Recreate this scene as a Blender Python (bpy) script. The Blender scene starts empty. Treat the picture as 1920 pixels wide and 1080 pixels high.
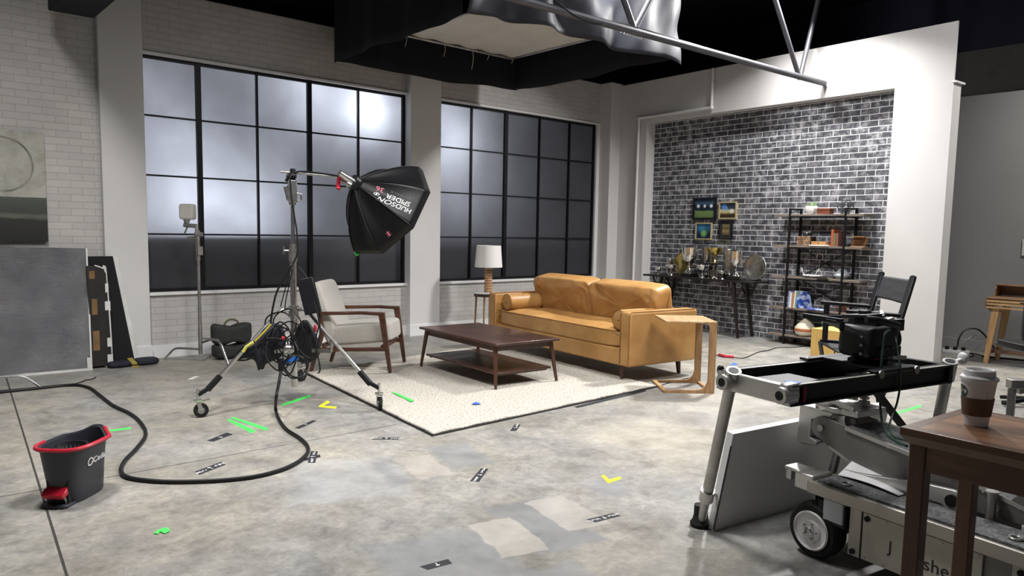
import bpy, math, random
from mathutils import Vector, Matrix, noise, Euler
random.seed(7)
S = bpy.context.scene
COL = S.collection
PI = math.pi

# ---------------------------------------------------------------- camera
CAM_H = 1.45
FPX, PCY = 1398.57, 572.0
YAW, PITCH, ROLL = 0.8518, 0.0988, -0.0182
cy_, sy_, cp_, sp_ = math.cos(YAW), math.sin(YAW), math.cos(PITCH), math.sin(PITCH)
fwd = Vector((cy_*cp_, sy_*cp_, -sp_))
rgt0 = Vector((sy_, -cy_, 0))
dwn0 = fwd.cross(rgt0)
rgt = math.cos(ROLL)*rgt0 + math.sin(ROLL)*dwn0
dwn = -math.sin(ROLL)*rgt0 + math.cos(ROLL)*dwn0
cam = bpy.data.cameras.new('camera')
co = bpy.data.objects.new('camera', cam)
COL.objects.link(co)
cam.sensor_width = 36.0
cam.lens = FPX/1920*36.0
cam.shift_y = (PCY-540.0)/1920.0
cam.clip_start = 0.05
m3 = Matrix((rgt, -dwn, -fwd)).transposed()
co.matrix_world = Matrix.Translation((0, 0, CAM_H)) @ m3.to_4x4()
S.camera = co

# ---------------------------------------------------------------- world, exposure, working lights and added fill
S.view_settings.view_transform = 'Standard'
S.view_settings.look = 'None'
S.view_settings.exposure = -0.28
S.view_settings.gamma = 1.0
S.view_settings.use_curve_mapping = False
W = bpy.data.worlds.new('studio')
S.world = W
W.use_nodes = True
W.node_tree.nodes['Background'].inputs[0].default_value = (0.92, 0.95, 1.0, 1)
W.node_tree.nodes['Background'].inputs[1].default_value = 0.10

def area(name, loc, target, power, sx, sy, color=(1, 0.98, 0.95), spread=180):
    l = bpy.data.lights.new(name, 'AREA')
    l.shape = 'RECTANGLE'; l.size = sx; l.size_y = sy; l.energy = power; l.color = color; l.spread = math.radians(spread)
    o = bpy.data.objects.new(name, l); COL.objects.link(o)
    o.location = loc
    d = Vector(target)-Vector(loc)
    o.rotation_euler = d.to_track_quat('-Z', 'Y').to_euler()
    return o
def bulb(name, loc, power, r, color=(1, 1, 1)):
    l = bpy.data.lights.new(name, 'POINT'); l.energy = power; l.shadow_soft_size = r; l.color = color
    o = bpy.data.objects.new(name, l); COL.objects.link(o); o.location = loc
    return o
area('ceiling_work_or_fill_light', (8.5, 4.5, 4.75), (6.6, 4.9, 0), 330, 0.4, 0.4, (1, 0.985, 0.97), 140)
area('ceiling_work_or_fill_light', (2.3, 3.2, 4.7), (2.4, 4.0, 0), 135, 0.7, 0.7, (1, 0.985, 0.97), 120)
area('ceiling_work_or_fill_light', (0.6, 4.9, 4.7), (0.9, 6.0, 0), 120, 0.5, 0.5, (1, 0.98, 0.95), 125)
area('ceiling_work_or_fill_light', (9.6, 1.6, 4.7), (9.9, 2.2, 0), 70, 0.6, 0.6, (1, 0.97, 0.93), 120)
area('ceiling_work_or_fill_light', (5.5, 5.15, 4.35), (9.7, 4.7, 1.5), 78, 0.35, 0.35, (1, 0.985, 0.98), 120)  # wall wash added to brighten the right wall, placed to suit the shelf shadows
area('ceiling_work_or_fill_light', (5.0, 1.8, 4.8), (5.2, 4.0, 0), 130, 1.5, 1.5, (1, 1, 1), 120)  # broad soft fill added overhead to lift the room, not a fixture
# lamps standing in the gap behind the frosted windows
for p, e, r in (((5.05, 9.03, 2.98), 125, .12), ((4.25, 9.15, 3.08), 85, .12), ((2.85, 9.2, 1.75), 130, .15), ((3.6, 9.2, 1.65), 75, .2), ((2.6, 9.35, 2.6), 75, .3), ((6.35, 9.2, 2.75), 140, .2), ((6.6, 9.3, 2.0), 45, .3)):
    bulb('window_backlight', p, e, r, (0.95, 0.965, 1.0))

# ---------------------------------------------------------------- helpers
def ray(x, y):
    return rgt*(x-960)+dwn*(y-PCY)+fwd*FPX
def fl(x, y, z=0.0):
    d = ray(x, y); t = (z-CAM_H)/d.z
    return Vector((t*d.x, t*d.y, z))
def onY(x, y, Y):
    d = ray(x, y); t = Y/d.y
    return Vector((t*d.x, Y, CAM_H+t*d.z))
def atd(x, y, dep):
    """point seen at pixel x,y, dep metres along the viewing axis"""
    return Vector((0, 0, CAM_H))+ray(x, y)*(dep/FPX)
def depth(p):
    return (Vector(p)-Vector((0, 0, CAM_H))).dot(fwd)
def vz(P, y):
    lo, hi = -1., 6.
    for _ in range(40):
        m = (lo+hi)/2
        v = Vector((P[0], P[1], m-CAM_H))
        if PCY+FPX*v.dot(dwn)/v.dot(fwd) > y: lo = m
        else: hi = m
    return lo

class MB:
    def __init__(s): s.v = []; s.f = []
    def add(s, vs, fs, M=None):
        b = len(s.v)
        s.v += [tuple(M @ Vector(v)) if M else tuple(v) for v in vs]
        s.f += [tuple(i+b for i in f) for f in fs]
        return s
    def box(s, c, d, M=None, rot=None):
        x, y, z = [k/2 for k in d]
        vs = [Vector(p) for p in ((-x,-y,-z),(x,-y,-z),(x,y,-z),(-x,y,-z),(-x,-y,z),(x,-y,z),(x,y,z),(-x,y,z))]
        if rot: R_ = Euler(rot).to_matrix(); vs = [R_ @ v for v in vs]
        vs = [v+Vector(c) for v in vs]
        return s.add(vs, [(3,2,1,0),(4,5,6,7),(0,1,5,4),(1,2,6,5),(2,3,7,6),(3,0,4,7)], M)
    def bar(s, p0, p1, w, h, up=(0,0,1), w1=None, h1=None):
        """box from p0 to p1, width w (sideways) and height h (along up)"""
        p0, p1, up = Vector(p0), Vector(p1), Vector(up)
        d = (p1-p0).normalized(); sd = d.cross(up)
        if sd.length < 1e-4: sd = d.cross(Vector((1,0,0)))
        sd.normalize(); u = sd.cross(d)
        w1 = w if w1 is None else w1; h1 = h if h1 is None else h1
        vs = [p+sd*a*ww/2+u*b*hh/2 for p, ww, hh in ((p0,w,h),(p1,w1,h1)) for a, b in ((-1,-1),(1,-1),(1,1),(-1,1))]
        return s.add(vs, [(3,2,1,0),(4,5,6,7),(0,1,5,4),(1,2,6,5),(2,3,7,6),(3,0,4,7)])
    def cyl(s, p0, p1, r0, r1=None, n=14):
        r1 = r0 if r1 is None else r1
        p0, p1 = Vector(p0), Vector(p1); d = (p1-p0).normalized()
        a = d.orthogonal().normalized(); b = d.cross(a)
        vs = [p+(a*math.cos(2*PI*i/n)+b*math.sin(2*PI*i/n))*r for p, r in ((p0,r0),(p1,r1)) for i in range(n)]
        fs = [(i,(i+1)%n,n+(i+1)%n,n+i) for i in range(n)]+[tuple(range(n-1,-1,-1)), tuple(range(n,2*n))]
        return s.add(vs, fs)
    def tube(s, pts, r, n=8, closed=False, smooth=0):
        pts = [Vector(p) for p in pts]
        if smooth: pts = spline(pts, smooth, closed)
        m = len(pts); prev = None; vs = []
        for i, p in enumerate(pts):
            if closed: d = pts[(i+1) % m]-pts[i-1]
            else: d = pts[min(i+1, m-1)]-pts[max(i-1, 0)]
            if d.length < 1e-9: d = Vector((0,0,1))
            d.normalize()
            a = d.orthogonal() if prev is None else prev-d*prev.dot(d)
            if a.length < 1e-6: a = d.orthogonal()
            a.normalize(); prev = a; b = d.cross(a)
            rr = r(i/(m-1)) if callable(r) else r
            vs += [p+(a*math.cos(2*PI*k/n)+b*math.sin(2*PI*k/n))*rr for k in range(n)]
        fs = [(i*n+k, i*n+(k+1)%n, ((i+1)%m)*n+(k+1)%n, ((i+1)%m)*n+k) for i in range(m if closed else m-1) for k in range(n)]
        if not closed: fs += [tuple(range(n-1,-1,-1)), tuple(range((m-1)*n, m*n))]
        return s.add(vs, fs)
    def lathe(s, prof, c=(0,0,0), n=28, M=None, sx=1, sy=1):
        vs = []; c = Vector(c)
        for r, z in prof: vs += [c+Vector((r*math.cos(2*PI*k/n)*sx, r*math.sin(2*PI*k/n)*sy, z)) for k in range(n)]
        m = len(prof)
        fs = [(i*n+k, i*n+(k+1)%n, (i+1)*n+(k+1)%n, (i+1)*n+k) for i in range(m-1) for k in range(n)]
        fs += [tuple(range(n-1,-1,-1)), tuple(range((m-1)*n, m*n))]
        return s.add(vs, fs, M)
    def prism(s, poly, h0, h1, M=None):
        """poly in local xy, extruded along z from h0 to h1, placed by matrix M"""
        n = len(poly)
        vs = [Vector((p[0],p[1],h)) for h in (h0,h1) for p in poly]
        fs = [tuple(range(n-1,-1,-1)), tuple(range(n,2*n))]+[(i,(i+1)%n,n+(i+1)%n,n+i) for i in range(n)]
        return s.add(vs, fs, M)
    def puff(s, c, d, e=0.35, n=20, M=None, f=None, rot=None):
        """superellipsoid cushion, size d; e small = boxy"""
        vs = []; fs = []; a = [k/2 for k in d]
        sg = lambda t, p: math.copysign(abs(t)**p, t)
        R_ = Euler(rot).to_matrix() if rot else None
        for i in range(n+1):
            u = -PI/2+PI*i/n
            for j in range(2*n):
                w = -PI+2*PI*j/(2*n)
                v = Vector((a[0]*sg(math.cos(u),e)*sg(math.cos(w),e), a[1]*sg(math.cos(u),e)*sg(math.sin(w),e), a[2]*sg(math.sin(u),e)))
                if f: v = f(v)
                if R_: v = R_ @ v
                vs.append(v+Vector(c))
        for i in range(n):
            for j in range(2*n):
                fs.append((i*2*n+j, i*2*n+(j+1)%(2*n), (i+1)*2*n+(j+1)%(2*n), (i+1)*2*n+j))
        return s.add(vs, fs, M)
    def grid(s, fn, nu, nv, M=None):
        vs = [fn(i/nu, j/nv) for i in range(nu+1) for j in range(nv+1)]
        fs = [(i*(nv+1)+j, (i+1)*(nv+1)+j, (i+1)*(nv+1)+j+1, i*(nv+1)+j+1) for i in range(nu) for j in range(nv)]
        return s.add(vs, fs, M)
    def build(s, name, mat, parent=None, smooth=True, bevel=0, thick=0, sub=0, angle=38):
        me = bpy.data.meshes.new(name)
        me.from_pydata([tuple(v) for v in s.v], [], s.f)
        me.validate(); me.update()
        if smooth:
            me.shade_smooth()
            me.set_sharp_from_angle(angle=math.radians(angle))
        if mat: me.materials.append(mat)
        o = bpy.data.objects.new(name, me); COL.objects.link(o)
        if parent: o.parent = parent
        if thick:
            k = o.modifiers.new('thick', 'SOLIDIFY'); k.thickness = thick; k.offset = 0
        if bevel:
            k = o.modifiers.new('bevel', 'BEVEL'); k.width = bevel; k.segments = 2; k.limit_method = 'ANGLE'; k.angle_limit = math.radians(40)
        if sub:
            k = o.modifiers.new('sub', 'SUBSURF'); k.levels = sub; k.render_levels = sub
        return o

def spline(pts, k=6, closed=False):
    out = []; n = len(pts)
    rng = n if closed else n-1
    for i in range(rng):
        if closed: p0, p1, p2, p3 = pts[i-1], pts[i], pts[(i+1)%n], pts[(i+2)%n]
        else: p0, p1, p2, p3 = pts[max(i-1,0)], pts[i], pts[i+1], pts[min(i+2,n-1)]
        for j in range(k):
            t = j/k
            out.append(0.5*((2*p1)+(p2-p0)*t+(2*p0-5*p1+4*p2-p3)*t*t+(3*p1-p0-3*p2+p3)*t*t*t))
    if not closed: out.append(pts[-1])
    return out
def tag(o, label, cat, group=None, kind=None):
    o['label'] = label; o['category'] = cat
    if group: o['group'] = group
    if kind: o['kind'] = kind
    return o
def thing(name, label, cat, loc=(0,0,0), rz=0, group=None):
    o = bpy.data.objects.new(name, None); COL.objects.link(o)
    o.location = loc; o.rotation_euler = (0,0,rz); o.empty_display_size = .1
    return tag(o, label, cat, group)
def struct(o): o['kind'] = 'structure'; return o
def lab(o, text): o['label'] = text; return o
def dup(root, label=None, loc=None, rz=None):
    r = root.copy(); COL.objects.link(r)
    if label: r['label'] = label
    if loc is not None: r.location = loc
    if rz is not None: r.rotation_euler = (0,0,rz)
    for ch in list(root.children):
        c = ch.copy(); COL.objects.link(c); c.parent = r
        for g in list(ch.children):
            d = g.copy(); COL.objects.link(d); d.parent = c
    return r

# ---------------------------------------------------------------- materials
def nodes(m): return m.node_tree.nodes, m.node_tree.links
def newmat(name):
    m = bpy.data.materials.new(name); m.use_nodes = True
    return m, m.node_tree.nodes['Principled BSDF']
def node(m, t, **kw):
    n = m.node_tree.nodes.new(t)
    for k, v in kw.items():
        if k.startswith('_'): setattr(n, k[1:], v)
        else:
            key = k.replace('__', ' ')
            n.inputs[int(key[1:]) if key[0] == 'i' and key[1:].isdigit() else key].default_value = v
    return n
def ln(m, a, b): m.node_tree.links.new(a, b)
def c4(c): return (c[0], c[1], c[2], 1)
def ramp(m, src, stops):
    r = node(m, 'ShaderNodeValToRGB'); el = r.color_ramp.elements
    el[0].position, el[0].color = stops[0][0], c4(stops[0][1])
    el[1].position, el[1].color = stops[-1][0], c4(stops[-1][1])
    for p, c in stops[1:-1]:
        e = el.new(p); e.color = c4(c)
    ln(m, src, r.inputs[0]); return r.outputs[0]
def coords(m, scale=(1,1,1), rot=(0,0,0), loc=(0,0,0)):
    t = node(m, 'ShaderNodeTexCoord'); mp = node(m, 'ShaderNodeMapping')
    mp.inputs['Scale'].default_value = scale; mp.inputs['Rotation'].default_value = rot; mp.inputs['Location'].default_value = loc
    ln(m, t.outputs['Object'], mp.inputs[0]); return mp.outputs[0]
def nz(m, vec, scale, detail=4, rough=.55, dist=0):
    n = node(m, 'ShaderNodeTexNoise'); n.inputs['Scale'].default_value = scale
    n.inputs['Detail'].default_value = detail; n.inputs['Roughness'].default_value = rough; n.inputs['Distortion'].default_value = dist
    ln(m, vec, n.inputs['Vector']); return n.outputs[0]
def bump(m, b, h, strength=.3, dist=.01, chain=None):
    n = node(m, 'ShaderNodeBump'); n.inputs['Strength'].default_value = strength; n.inputs['Distance'].default_value = dist
    ln(m, h, n.inputs['Height'])
    if chain: ln(m, chain, n.inputs['Normal'])
    ln(m, n.outputs[0], b.inputs['Normal']); return n.outputs[0]
def mix(m, fac, a, b, blend='MIX'):
    n = node(m, 'ShaderNodeMix', _data_type='RGBA', _blend_type=blend)
    for i, v in ((0, fac), (6, a), (7, b)):
        if hasattr(v, 'node'): ln(m, v, n.inputs[i])
        else: n.inputs[i].default_value = v if i == 0 else c4(v)
    return n.outputs[2]
def math_(m, op, a, b=0.0, c=None):
    n = node(m, 'ShaderNodeMath', _operation=op)
    for i, v in enumerate((a, b) if c is None else (a, b, c)):
        if hasattr(v, 'node'): ln(m, v, n.inputs[i])
        else: n.inputs[i].default_value = v
    return n.outputs[0]
def srgb(r, g, b):
    f = lambda v: (v/255/12.92) if v/255 <= .04045 else ((v/255+.055)/1.055)**2.4
    return (f(r), f(g), f(b))
def plain(name, col, rough=.5, metal=0, var=.12, vs=6, bs=0, bscale=60, coat=0, sheen=0, spec=None):
    m, b = newmat(name)
    v = coords(m)
    a = tuple(k*(1-var) for k in col); c = tuple(min(1, k*(1+var)) for k in col)
    ln(m, ramp(m, nz(m, v, vs), [(.3, a), (.7, c)]), b.inputs['Base Color'])
    b.inputs['Roughness'].default_value = rough; b.inputs['Metallic'].default_value = metal
    b.inputs['Coat Weight'].default_value = coat; b.inputs['Sheen Weight'].default_value = sheen
    if spec is not None: b.inputs['Specular IOR Level'].default_value = spec
    if bs: bump(m, b, nz(m, v, bscale, 3), bs, .004)
    return m
def wood(name, c1, c2, rough=.45, axis=0, scale=5, stretch=9, coat=0, planks=None):
    m, b = newmat(name)
    sc = [stretch]*3; sc[axis] = 1
    v = coords(m, tuple(sc))
    n = nz(m, v, scale, 6, .6, .6)
    col = ramp(m, n, [(.3, c1), (.52, tuple((a+c)/2 for a, c in zip(c1, c2))), (.7, c2)])
    if planks:
        v2 = coords(m)
        sep = node(m, 'ShaderNodeSeparateXYZ'); ln(m, v2, sep.inputs[0])
        q = math_(m, 'FLOOR', math_(m, 'DIVIDE', sep.outputs[planks[0]], planks[1]))
        w = node(m, 'ShaderNodeTexWhiteNoise', _noise_dimensions='1D'); ln(m, q, w.inputs['W'])
        col = mix(m, 1.0, col, ramp(m, w.outputs[0], [(0, (planks[2],)*3), (1, (1.25,)*3)]), 'MULTIPLY')
    ln(m, col, b.inputs['Base Color'])
    b.inputs['Roughness'].default_value = rough; b.inputs['Coat Weight'].default_value = coat
    bump(m, b, n, .12, .003)
    return m

M_WHITEWALL = plain('painted_white_wall', (.62, .61, .60), .75, var=.03, vs=1.5, bs=.05, bscale=30)
M_TRIM = plain('white_trim_paint', (.72, .72, .72), .55, var=.02)
M_BLACK = plain('black_drape', (.004, .0045, .008), .95, var=.3, vs=3)
M_CEIL = plain('dark_blue_ceiling_deck', (.016, .016, .032), .9, var=.2, vs=1.5)
M_BLKMETAL = plain('black_painted_metal', (.006, .006, .008), .42, var=.2, spec=.28)
M_BLKPLASTIC = plain('black_plastic', (.009, .009, .011), .42, var=.2, vs=12, spec=.3)
M_RUBBER = plain('black_rubber', (.011, .011, .011), .75, var=.2, vs=20, spec=.3)
M_CHROME = plain('brushed_steel', (.62, .61, .60), .28, 1, var=.15, vs=25)
M_DULLSTEEL = plain('worn_aluminium', (.42, .41, .39), .42, 1, var=.25, vs=9, bs=.08)
M_CABLE = plain('black_cable_rubber', (.007, .007, .008), .5, var=.1, spec=.3)
M_WHITEPAINT = plain('white_plastic', (.75, .75, .74), .4, var=.03)

def brickmat(name, bw, rh, mort, brick_cols, mortar_col, axes='XZ', rough=.8, mottled=0, bumpk=.6, off=(0,0,0), msm=.1):
    m, b = newmat(name)
    t = node(m, 'ShaderNodeTexCoord'); sep = node(m, 'ShaderNodeSeparateXYZ'); ln(m, t.outputs['Object'], sep.inputs[0])
    cb = node(m, 'ShaderNodeCombineXYZ')
    ln(m, sep.outputs[0], cb.inputs[0]); ln(m, sep.outputs[2], cb.inputs[1])
    mp = node(m, 'ShaderNodeMapping'); mp.inputs['Location'].default_value = off; ln(m, cb.outputs[0], mp.inputs[0])
    warp = node(m, 'ShaderNodeVectorMath', _operation='MULTIPLY_ADD')
    nn = node(m, 'ShaderNodeTexNoise'); nn.inputs['Scale'].default_value = 14; ln(m, mp.outputs[0], nn.inputs['Vector'])
    ln(m, nn.outputs['Color'], warp.inputs[0]); warp.inputs[1].default_value = (.006, .006, 0); ln(m, mp.outputs[0], warp.inputs[2])
    br = node(m, 'ShaderNodeTexBrick')
    br.inputs['Scale'].default_value = 1; br.inputs['Brick Width'].default_value = bw; br.inputs['Row Height'].default_value = rh
    br.inputs['Mortar Size'].default_value = mort; br.inputs['Mortar Smooth'].default_value = msm; br.inputs['Bias'].default_value = 0
    br.inputs['Color1'].default_value = c4(brick_cols[0]); br.inputs['Color2'].default_value = c4(brick_cols[1]); br.inputs['Mortar'].default_value = c4(mortar_col)
    ln(m, warp.outputs[0], br.inputs['Vector'])
    col = br.outputs['Color']
    if mottled:
        n1 = nz(m, mp.outputs[0], 9, 6, .65)
        fac = math_(m, 'MULTIPLY', ramp(m, n1, [(.46, (0,0,0)), (.72, (1,1,1))]), mottled)
        n2 = nz(m, mp.outputs[0], 1.1, 2, .5)
        fac = math_(m, 'MULTIPLY', fac, ramp(m, n2, [(.3, (.35,.35,.35)), (.65, (1,1,1))]))
        col = mix(m, fac, col, mortar_col)
    else:
        n1 = nz(m, mp.outputs[0], 2.2, 5, .6)
        col = mix(m, .5, col, mix(m, 1.0, col, ramp(m, n1, [(.3, (.86,.86,.86)), (.7, (1.1,1.1,1.1))]), 'MULTIPLY'))
    ln(m, col, b.inputs['Base Color']); b.inputs['Roughness'].default_value = rough
    inv = math_(m, 'SUBTRACT', 1.0, br.outputs['Fac'])
    h = math_(m, 'MULTIPLY_ADD', nz(m, mp.outputs[0], 45, 4), .35, inv)
    bump(m, b, h, bumpk, .006)
    return m
M_WBRICK = brickmat('painted_white_brick', .217, .0695, .0035, ((.50,.485,.465), (.455,.44,.425)), (.36,.35,.335), bumpk=.45)
M_DBRICK = brickmat('dark_brick_with_white_mortar', .235, .0765, .0055, ((.040,.042,.052), (.075,.076,.090)), (.66,.66,.68), mottled=.80, bumpk=.5, msm=.25)

# concrete floor with repaired patches
def floor_material():
    m, b = newmat('polished_concrete')
    v = coords(m)
    n1 = nz(m, v, .55, 6, .62, .4); n2 = nz(m, v, 3.0, 8, .7, .3); n3 = nz(m, v, 22, 5, .75); n4 = nz(m, coords(m, (1,1,1), (0,0,.9), (3,1,0)), .9, 4, .6)
    base = ramp(m, n1, [(.32, (.225,.215,.19)), (.50, (.30,.28,.24)), (.68, (.36,.335,.285))])
    cool = mix(m, ramp(m, n4, [(.42, (0,0,0)), (.60, (1,1,1))]), base, (.275,.27,.255))
    col = mix(m, 1.0, cool, ramp(m, n2, [(.28, (.62,.62,.62)), (.5, (.96,.96,.96)), (.74, (1.28,1.27,1.24))]), 'MULTIPLY')
    n5 = nz(m, coords(m, (1,1,1), (0,0,.4), (7,2,0)), 8, 8, .8, .8)
    col = mix(m, 1.0, col, ramp(m, n5, [(.34, (.74,.74,.75)), (.52, (1,1,1)), (.72, (1.16,1.15,1.13))]), 'MULTIPLY')
    col = mix(m, 1.0, col, ramp(m, n3, [(.32, (.78,.78,.78)), (.7, (1.14,1.14,1.14))]), 'MULTIPLY')
    # warped coordinates give the patches ragged edges
    wv = node(m, 'ShaderNodeVectorMath', _operation='MULTIPLY_ADD')
    nn = node(m, 'ShaderNodeTexNoise'); nn.inputs['Scale'].default_value = 7; nn.inputs['Detail'].default_value = 5; ln(m, v, nn.inputs['Vector'])
    ln(m, nn.outputs['Color'], wv.inputs[0]); wv.inputs[1].default_value = (.09,.09,0); ln(m, v, wv.inputs[2])
    def patch(cx, cy, sx, sy, rz, colr, k, soft=.012):
        nonlocal col
        mp = node(m, 'ShaderNodeMapping', _vector_type='TEXTURE'); mp.inputs['Location'].default_value = (cx+.045, cy+.045, 0); mp.inputs['Rotation'].default_value = (0,0,rz)
        ln(m, wv.outputs[0], mp.inputs[0])
        sp = node(m, 'ShaderNodeSeparateXYZ'); ln(m, mp.outputs[0], sp.inputs[0])
        dx = math_(m, 'SUBTRACT', math_(m, 'ABSOLUTE', sp.outputs[0]), sx/2); dy = math_(m, 'SUBTRACT', math_(m, 'ABSOLUTE', sp.outputs[1]), sy/2)
        d = math_(m, 'MAXIMUM', dx, dy)
        r = ramp(m, math_(m, 'MULTIPLY_ADD', d, 1/soft/2, .5), [(0, (1,1,1)), (1, (0,0,0))])
        tex = mix(m, 1.0, colr, ramp(m, n2, [(.28, (.8,.8,.8)), (.74, (1.16,1.16,1.16))]), 'MULTIPLY')
        col = mix(m, math_(m, 'MULTIPLY', r, k), col, tex)
    for p in FLOOR_PATCHES: patch(*p)
    ln(m, col, b.inputs['Base Color'])
    ln(m, ramp(m, n2, [(.3, (.36,.36,.36)), (.7, (.62,.62,.62))]), b.inputs['Roughness'])
    b.inputs['Specular IOR Level'].default_value = .45
    bump(m, b, n3, .12, .004)
    return m
# ================================================================ SETTING
FLOOR_PATCHES = [
 (2.09, 3.81, .75, .62, -2.0, (.33,.335,.34), .55, .06), (2.86, 3.76, .50, .30, -1.85, (.20,.205,.21), .75, .03), (2.31, 3.72, .44, .09, -1.80, (.22,.225,.225), .8, .02), (2.55, 3.71, .42, .23, -1.78, (.36,.33,.30), .8, .008),
 (1.88, 2.56, .55, .55, -1.8, (.22,.225,.23), .8, .05), (2.50, 2.60, .62, .36, -1.80, (.20,.205,.21), .85, .02), (2.26, 2.59, .42, .24, -1.81, (.36,.34,.305), .9, .006),
 (2.70, 2.63, .44, .24, -1.78, (.36,.34,.31), .85, .008), (3.15, 2.75, .28, .22, -1.8, (.24,.24,.25), .7, .03), (2.15, 2.15, .18, .30, -1.8, (.22,.225,.23), .7, .03),
 (4.3, 3.3, .9, .8, .2, (.45,.40,.33), .45, .20), (5.6, 3.5, 1.2, .5, .1, (.50,.47,.42), .4, .25)]
M_FLOOR = floor_material()
m = MB(); m.box((4.5, 3.5, -.05), (19, 17, .1)); floor = struct(m.build('floor', M_FLOOR, smooth=False))
M_JOINT = plain('dark_joint_filler', (.03,.028,.025), .9)
m = MB(); m.bar((.42, 1.5, .0004), (1.0, 8.6, .0004), .011, .0016); struct(m.build('trim_1', M_JOINT, smooth=False))
m = MB(); m.bar((-2, 4.651, .0004), (2.95, 4.651, .0004), .005, .0014); struct(m.build('trim_2', M_JOINT, smooth=False))

m = MB(); m.box((4.5, 3.5, 5.35), (19, 17, .1)); struct(m.build('ceiling', M_CEIL, smooth=False))

YB, YG = 8.60, 8.66          # brick face, glass plane
WZ0, WZ1 = .72, 3.235
W1 = (2.315, 5.592); W2 = (6.085, 9.33)
TOP = 3.90
m = MB()                     # brick panels: above, below and beside the windows
m.box((5.75, (YB+8.9)/2, (WZ1+.02+TOP)/2), (7.7, 8.9-YB, TOP-WZ1-.02))
m.box((5.75, (YB+8.9)/2, (WZ0-.03)/2), (7.7, 8.9-YB, WZ0-.03))
m.box((-1.85, (YB+8.9)/2, TOP/2+.2), (7.5, 8.9-YB, TOP+.4))
wall_back = struct(m.build('wall_back', M_WBRICK, smooth=False))
def pilaster(n, x0, x1, y, z1, z0=0):
    m = MB(); m.box(((x0+x1)/2, (y+8.9)/2, (z0+z1)/2), (x1-x0, 8.9-y, z1-z0))
    struct(m.build('trim_%d' % n, M_WHITEWALL, smooth=False, bevel=.004))
    m = MB(); m.box(((x0+x1)/2, y-.008+.1, .075), (x1-x0+.016, .216, .15)); m.box(((x0+x1)/2, y-.004+.1, .154), (x1-x0+.008, .208, .008))
    struct(m.build('baseboard_pilaster', M_TRIM, smooth=False))
pilaster(3, 1.90, 2.315, 8.53, 4.4)
pilaster(4, 5.592, 6.085, 8.49, TOP)
pilaster(5, 9.40, 9.70, 8.36, TOP)
m = MB()
for x0, x1 in ((2.315, 5.592), (6.085, 9.40)): m.box(((x0+x1)/2, YB-.006, .07), (x1-x0, .014, .14))
m.box((-1.6, YB-.006, .07), (7.0, .014, .14))
struct(m.build('baseboard_back', M_TRIM, smooth=False))
m = MB()
for x0, x1 in (W1, W2):
    m.box(((x0+x1)/2, (YB+YG)/2-.012, WZ1+.008), (x1-x0, .09, .026)); m.box(((x0+x1)/2, (YB+YG)/2-.014, WZ0-.016), (x1-x0, .10, .032))
m.box((9.37, (YB+YG)/2, (WZ0+WZ1)/2), (.08, .08, WZ1-WZ0+.04))
struct(m.build('trim_6', M_TRIM, smooth=False))

def frosted():
    m, b = newmat('frosted_grey_pane')
    b.inputs['Base Color'].default_value = (.060,.060,.068,1); b.inputs['Roughness'].default_value = .45
    tr = node(m, 'ShaderNodeBsdfTranslucent'); tr.inputs[0].default_value = (.62,.64,.68,1)
    v = coords(m, (1,1,1)); n = nz(m, v, 1.6, 4, .55, .3)
    ln(m, ramp(m, n, [(.3, (.55,.56,.60)), (.7, (.66,.68,.72))]), tr.inputs[0])
    mx = node(m, 'ShaderNodeMixShader'); mx.inputs[0].default_value = .45
    ln(m, b.outputs[0], mx.inputs[1]); ln(m, tr.outputs[0], mx.inputs[2])
    ln(m, mx.outputs[0], m.node_tree.nodes['Material Output'].inputs[0])
    return m
M_PANE = frosted()
def window(n, x0, x1, bars):
    zs = [WZ0+(WZ1-WZ0)*k/4 for k in range(5)]
    m = MB()
    y = YG-.012
    for z, t in zip(zs, (.035, .018, .018, .018, .04)):
        zz = z+t/2 if z == zs[0] else (z-t/2 if z == zs[4] else z)
        m.box(((x0+x1)/2, y, zz), (x1-x0, .03, t))
    for x, t in bars: m.box((x, y-.004, (WZ0+WZ1)/2), (t, .036, WZ1-WZ0))
    fr = struct(m.build('window_%d' % n, M_BLKMETAL, smooth=False))
    xs = [x0]+[b[0] for b in bars if b[0] not in (x0, x1)]+[x1]
    g = MB()
    for i in range(len(xs)-1):
        for k in range(4):
            g.box(((xs[i]+xs[i+1])/2, YG+.004, (zs[k]+zs[k+1])/2), (xs[i+1]-xs[i]-.004, .003, zs[k+1]-zs[k]-.004))
    g.build('window_pane', M_PANE, fr, smooth=False)
    return fr
gx = lambda px: onY(px, 180, YG).x
window(1, W1[0], W1[1], [(onY(369,120,YG).x, .058), (onY(479.5,140,YG).x, .022), (onY(578,155,YG).x, .058), (onY(670,168,YG).x, .022), (W1[1]-.02, .045)])
window(2, W2[0], W2[1], [(onY(883,198,YG).x, .026), (onY(948,208,YG).x, .062), (onY(1011,219,YG).x, .026), (onY(1067,227,YG).x, .026), (W2[1]-.018, .04)])
# unseen black box added behind the windows to block stray light
m = MB(); m.box((4.5, 10.2, 2.2), (13, .05, 4.4)); m.box((4.5, 9.55, 4.35), (13, 1.35, .05)); m.box((-1.9, 9.5, 2.2), (.05, 1.4, 4.4)); m.box((10.9, 9.5, 2.2), (.05, 1.4, 4.4)); m.box((5.876, 9.5, 2.1), (.05, 1.35, 4.2))
m.box((4.5, 8.89, 4.12), (13, .03, .5)); m.box((4.0, 9.45, WZ0+(WZ1-WZ0)/4), (13, 1.45, .03))  # strip stops light leaking over the wall; shelf keeps the bottom panes dark
struct(m.build('window_light_block', M_BLACK, smooth=False))

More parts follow.
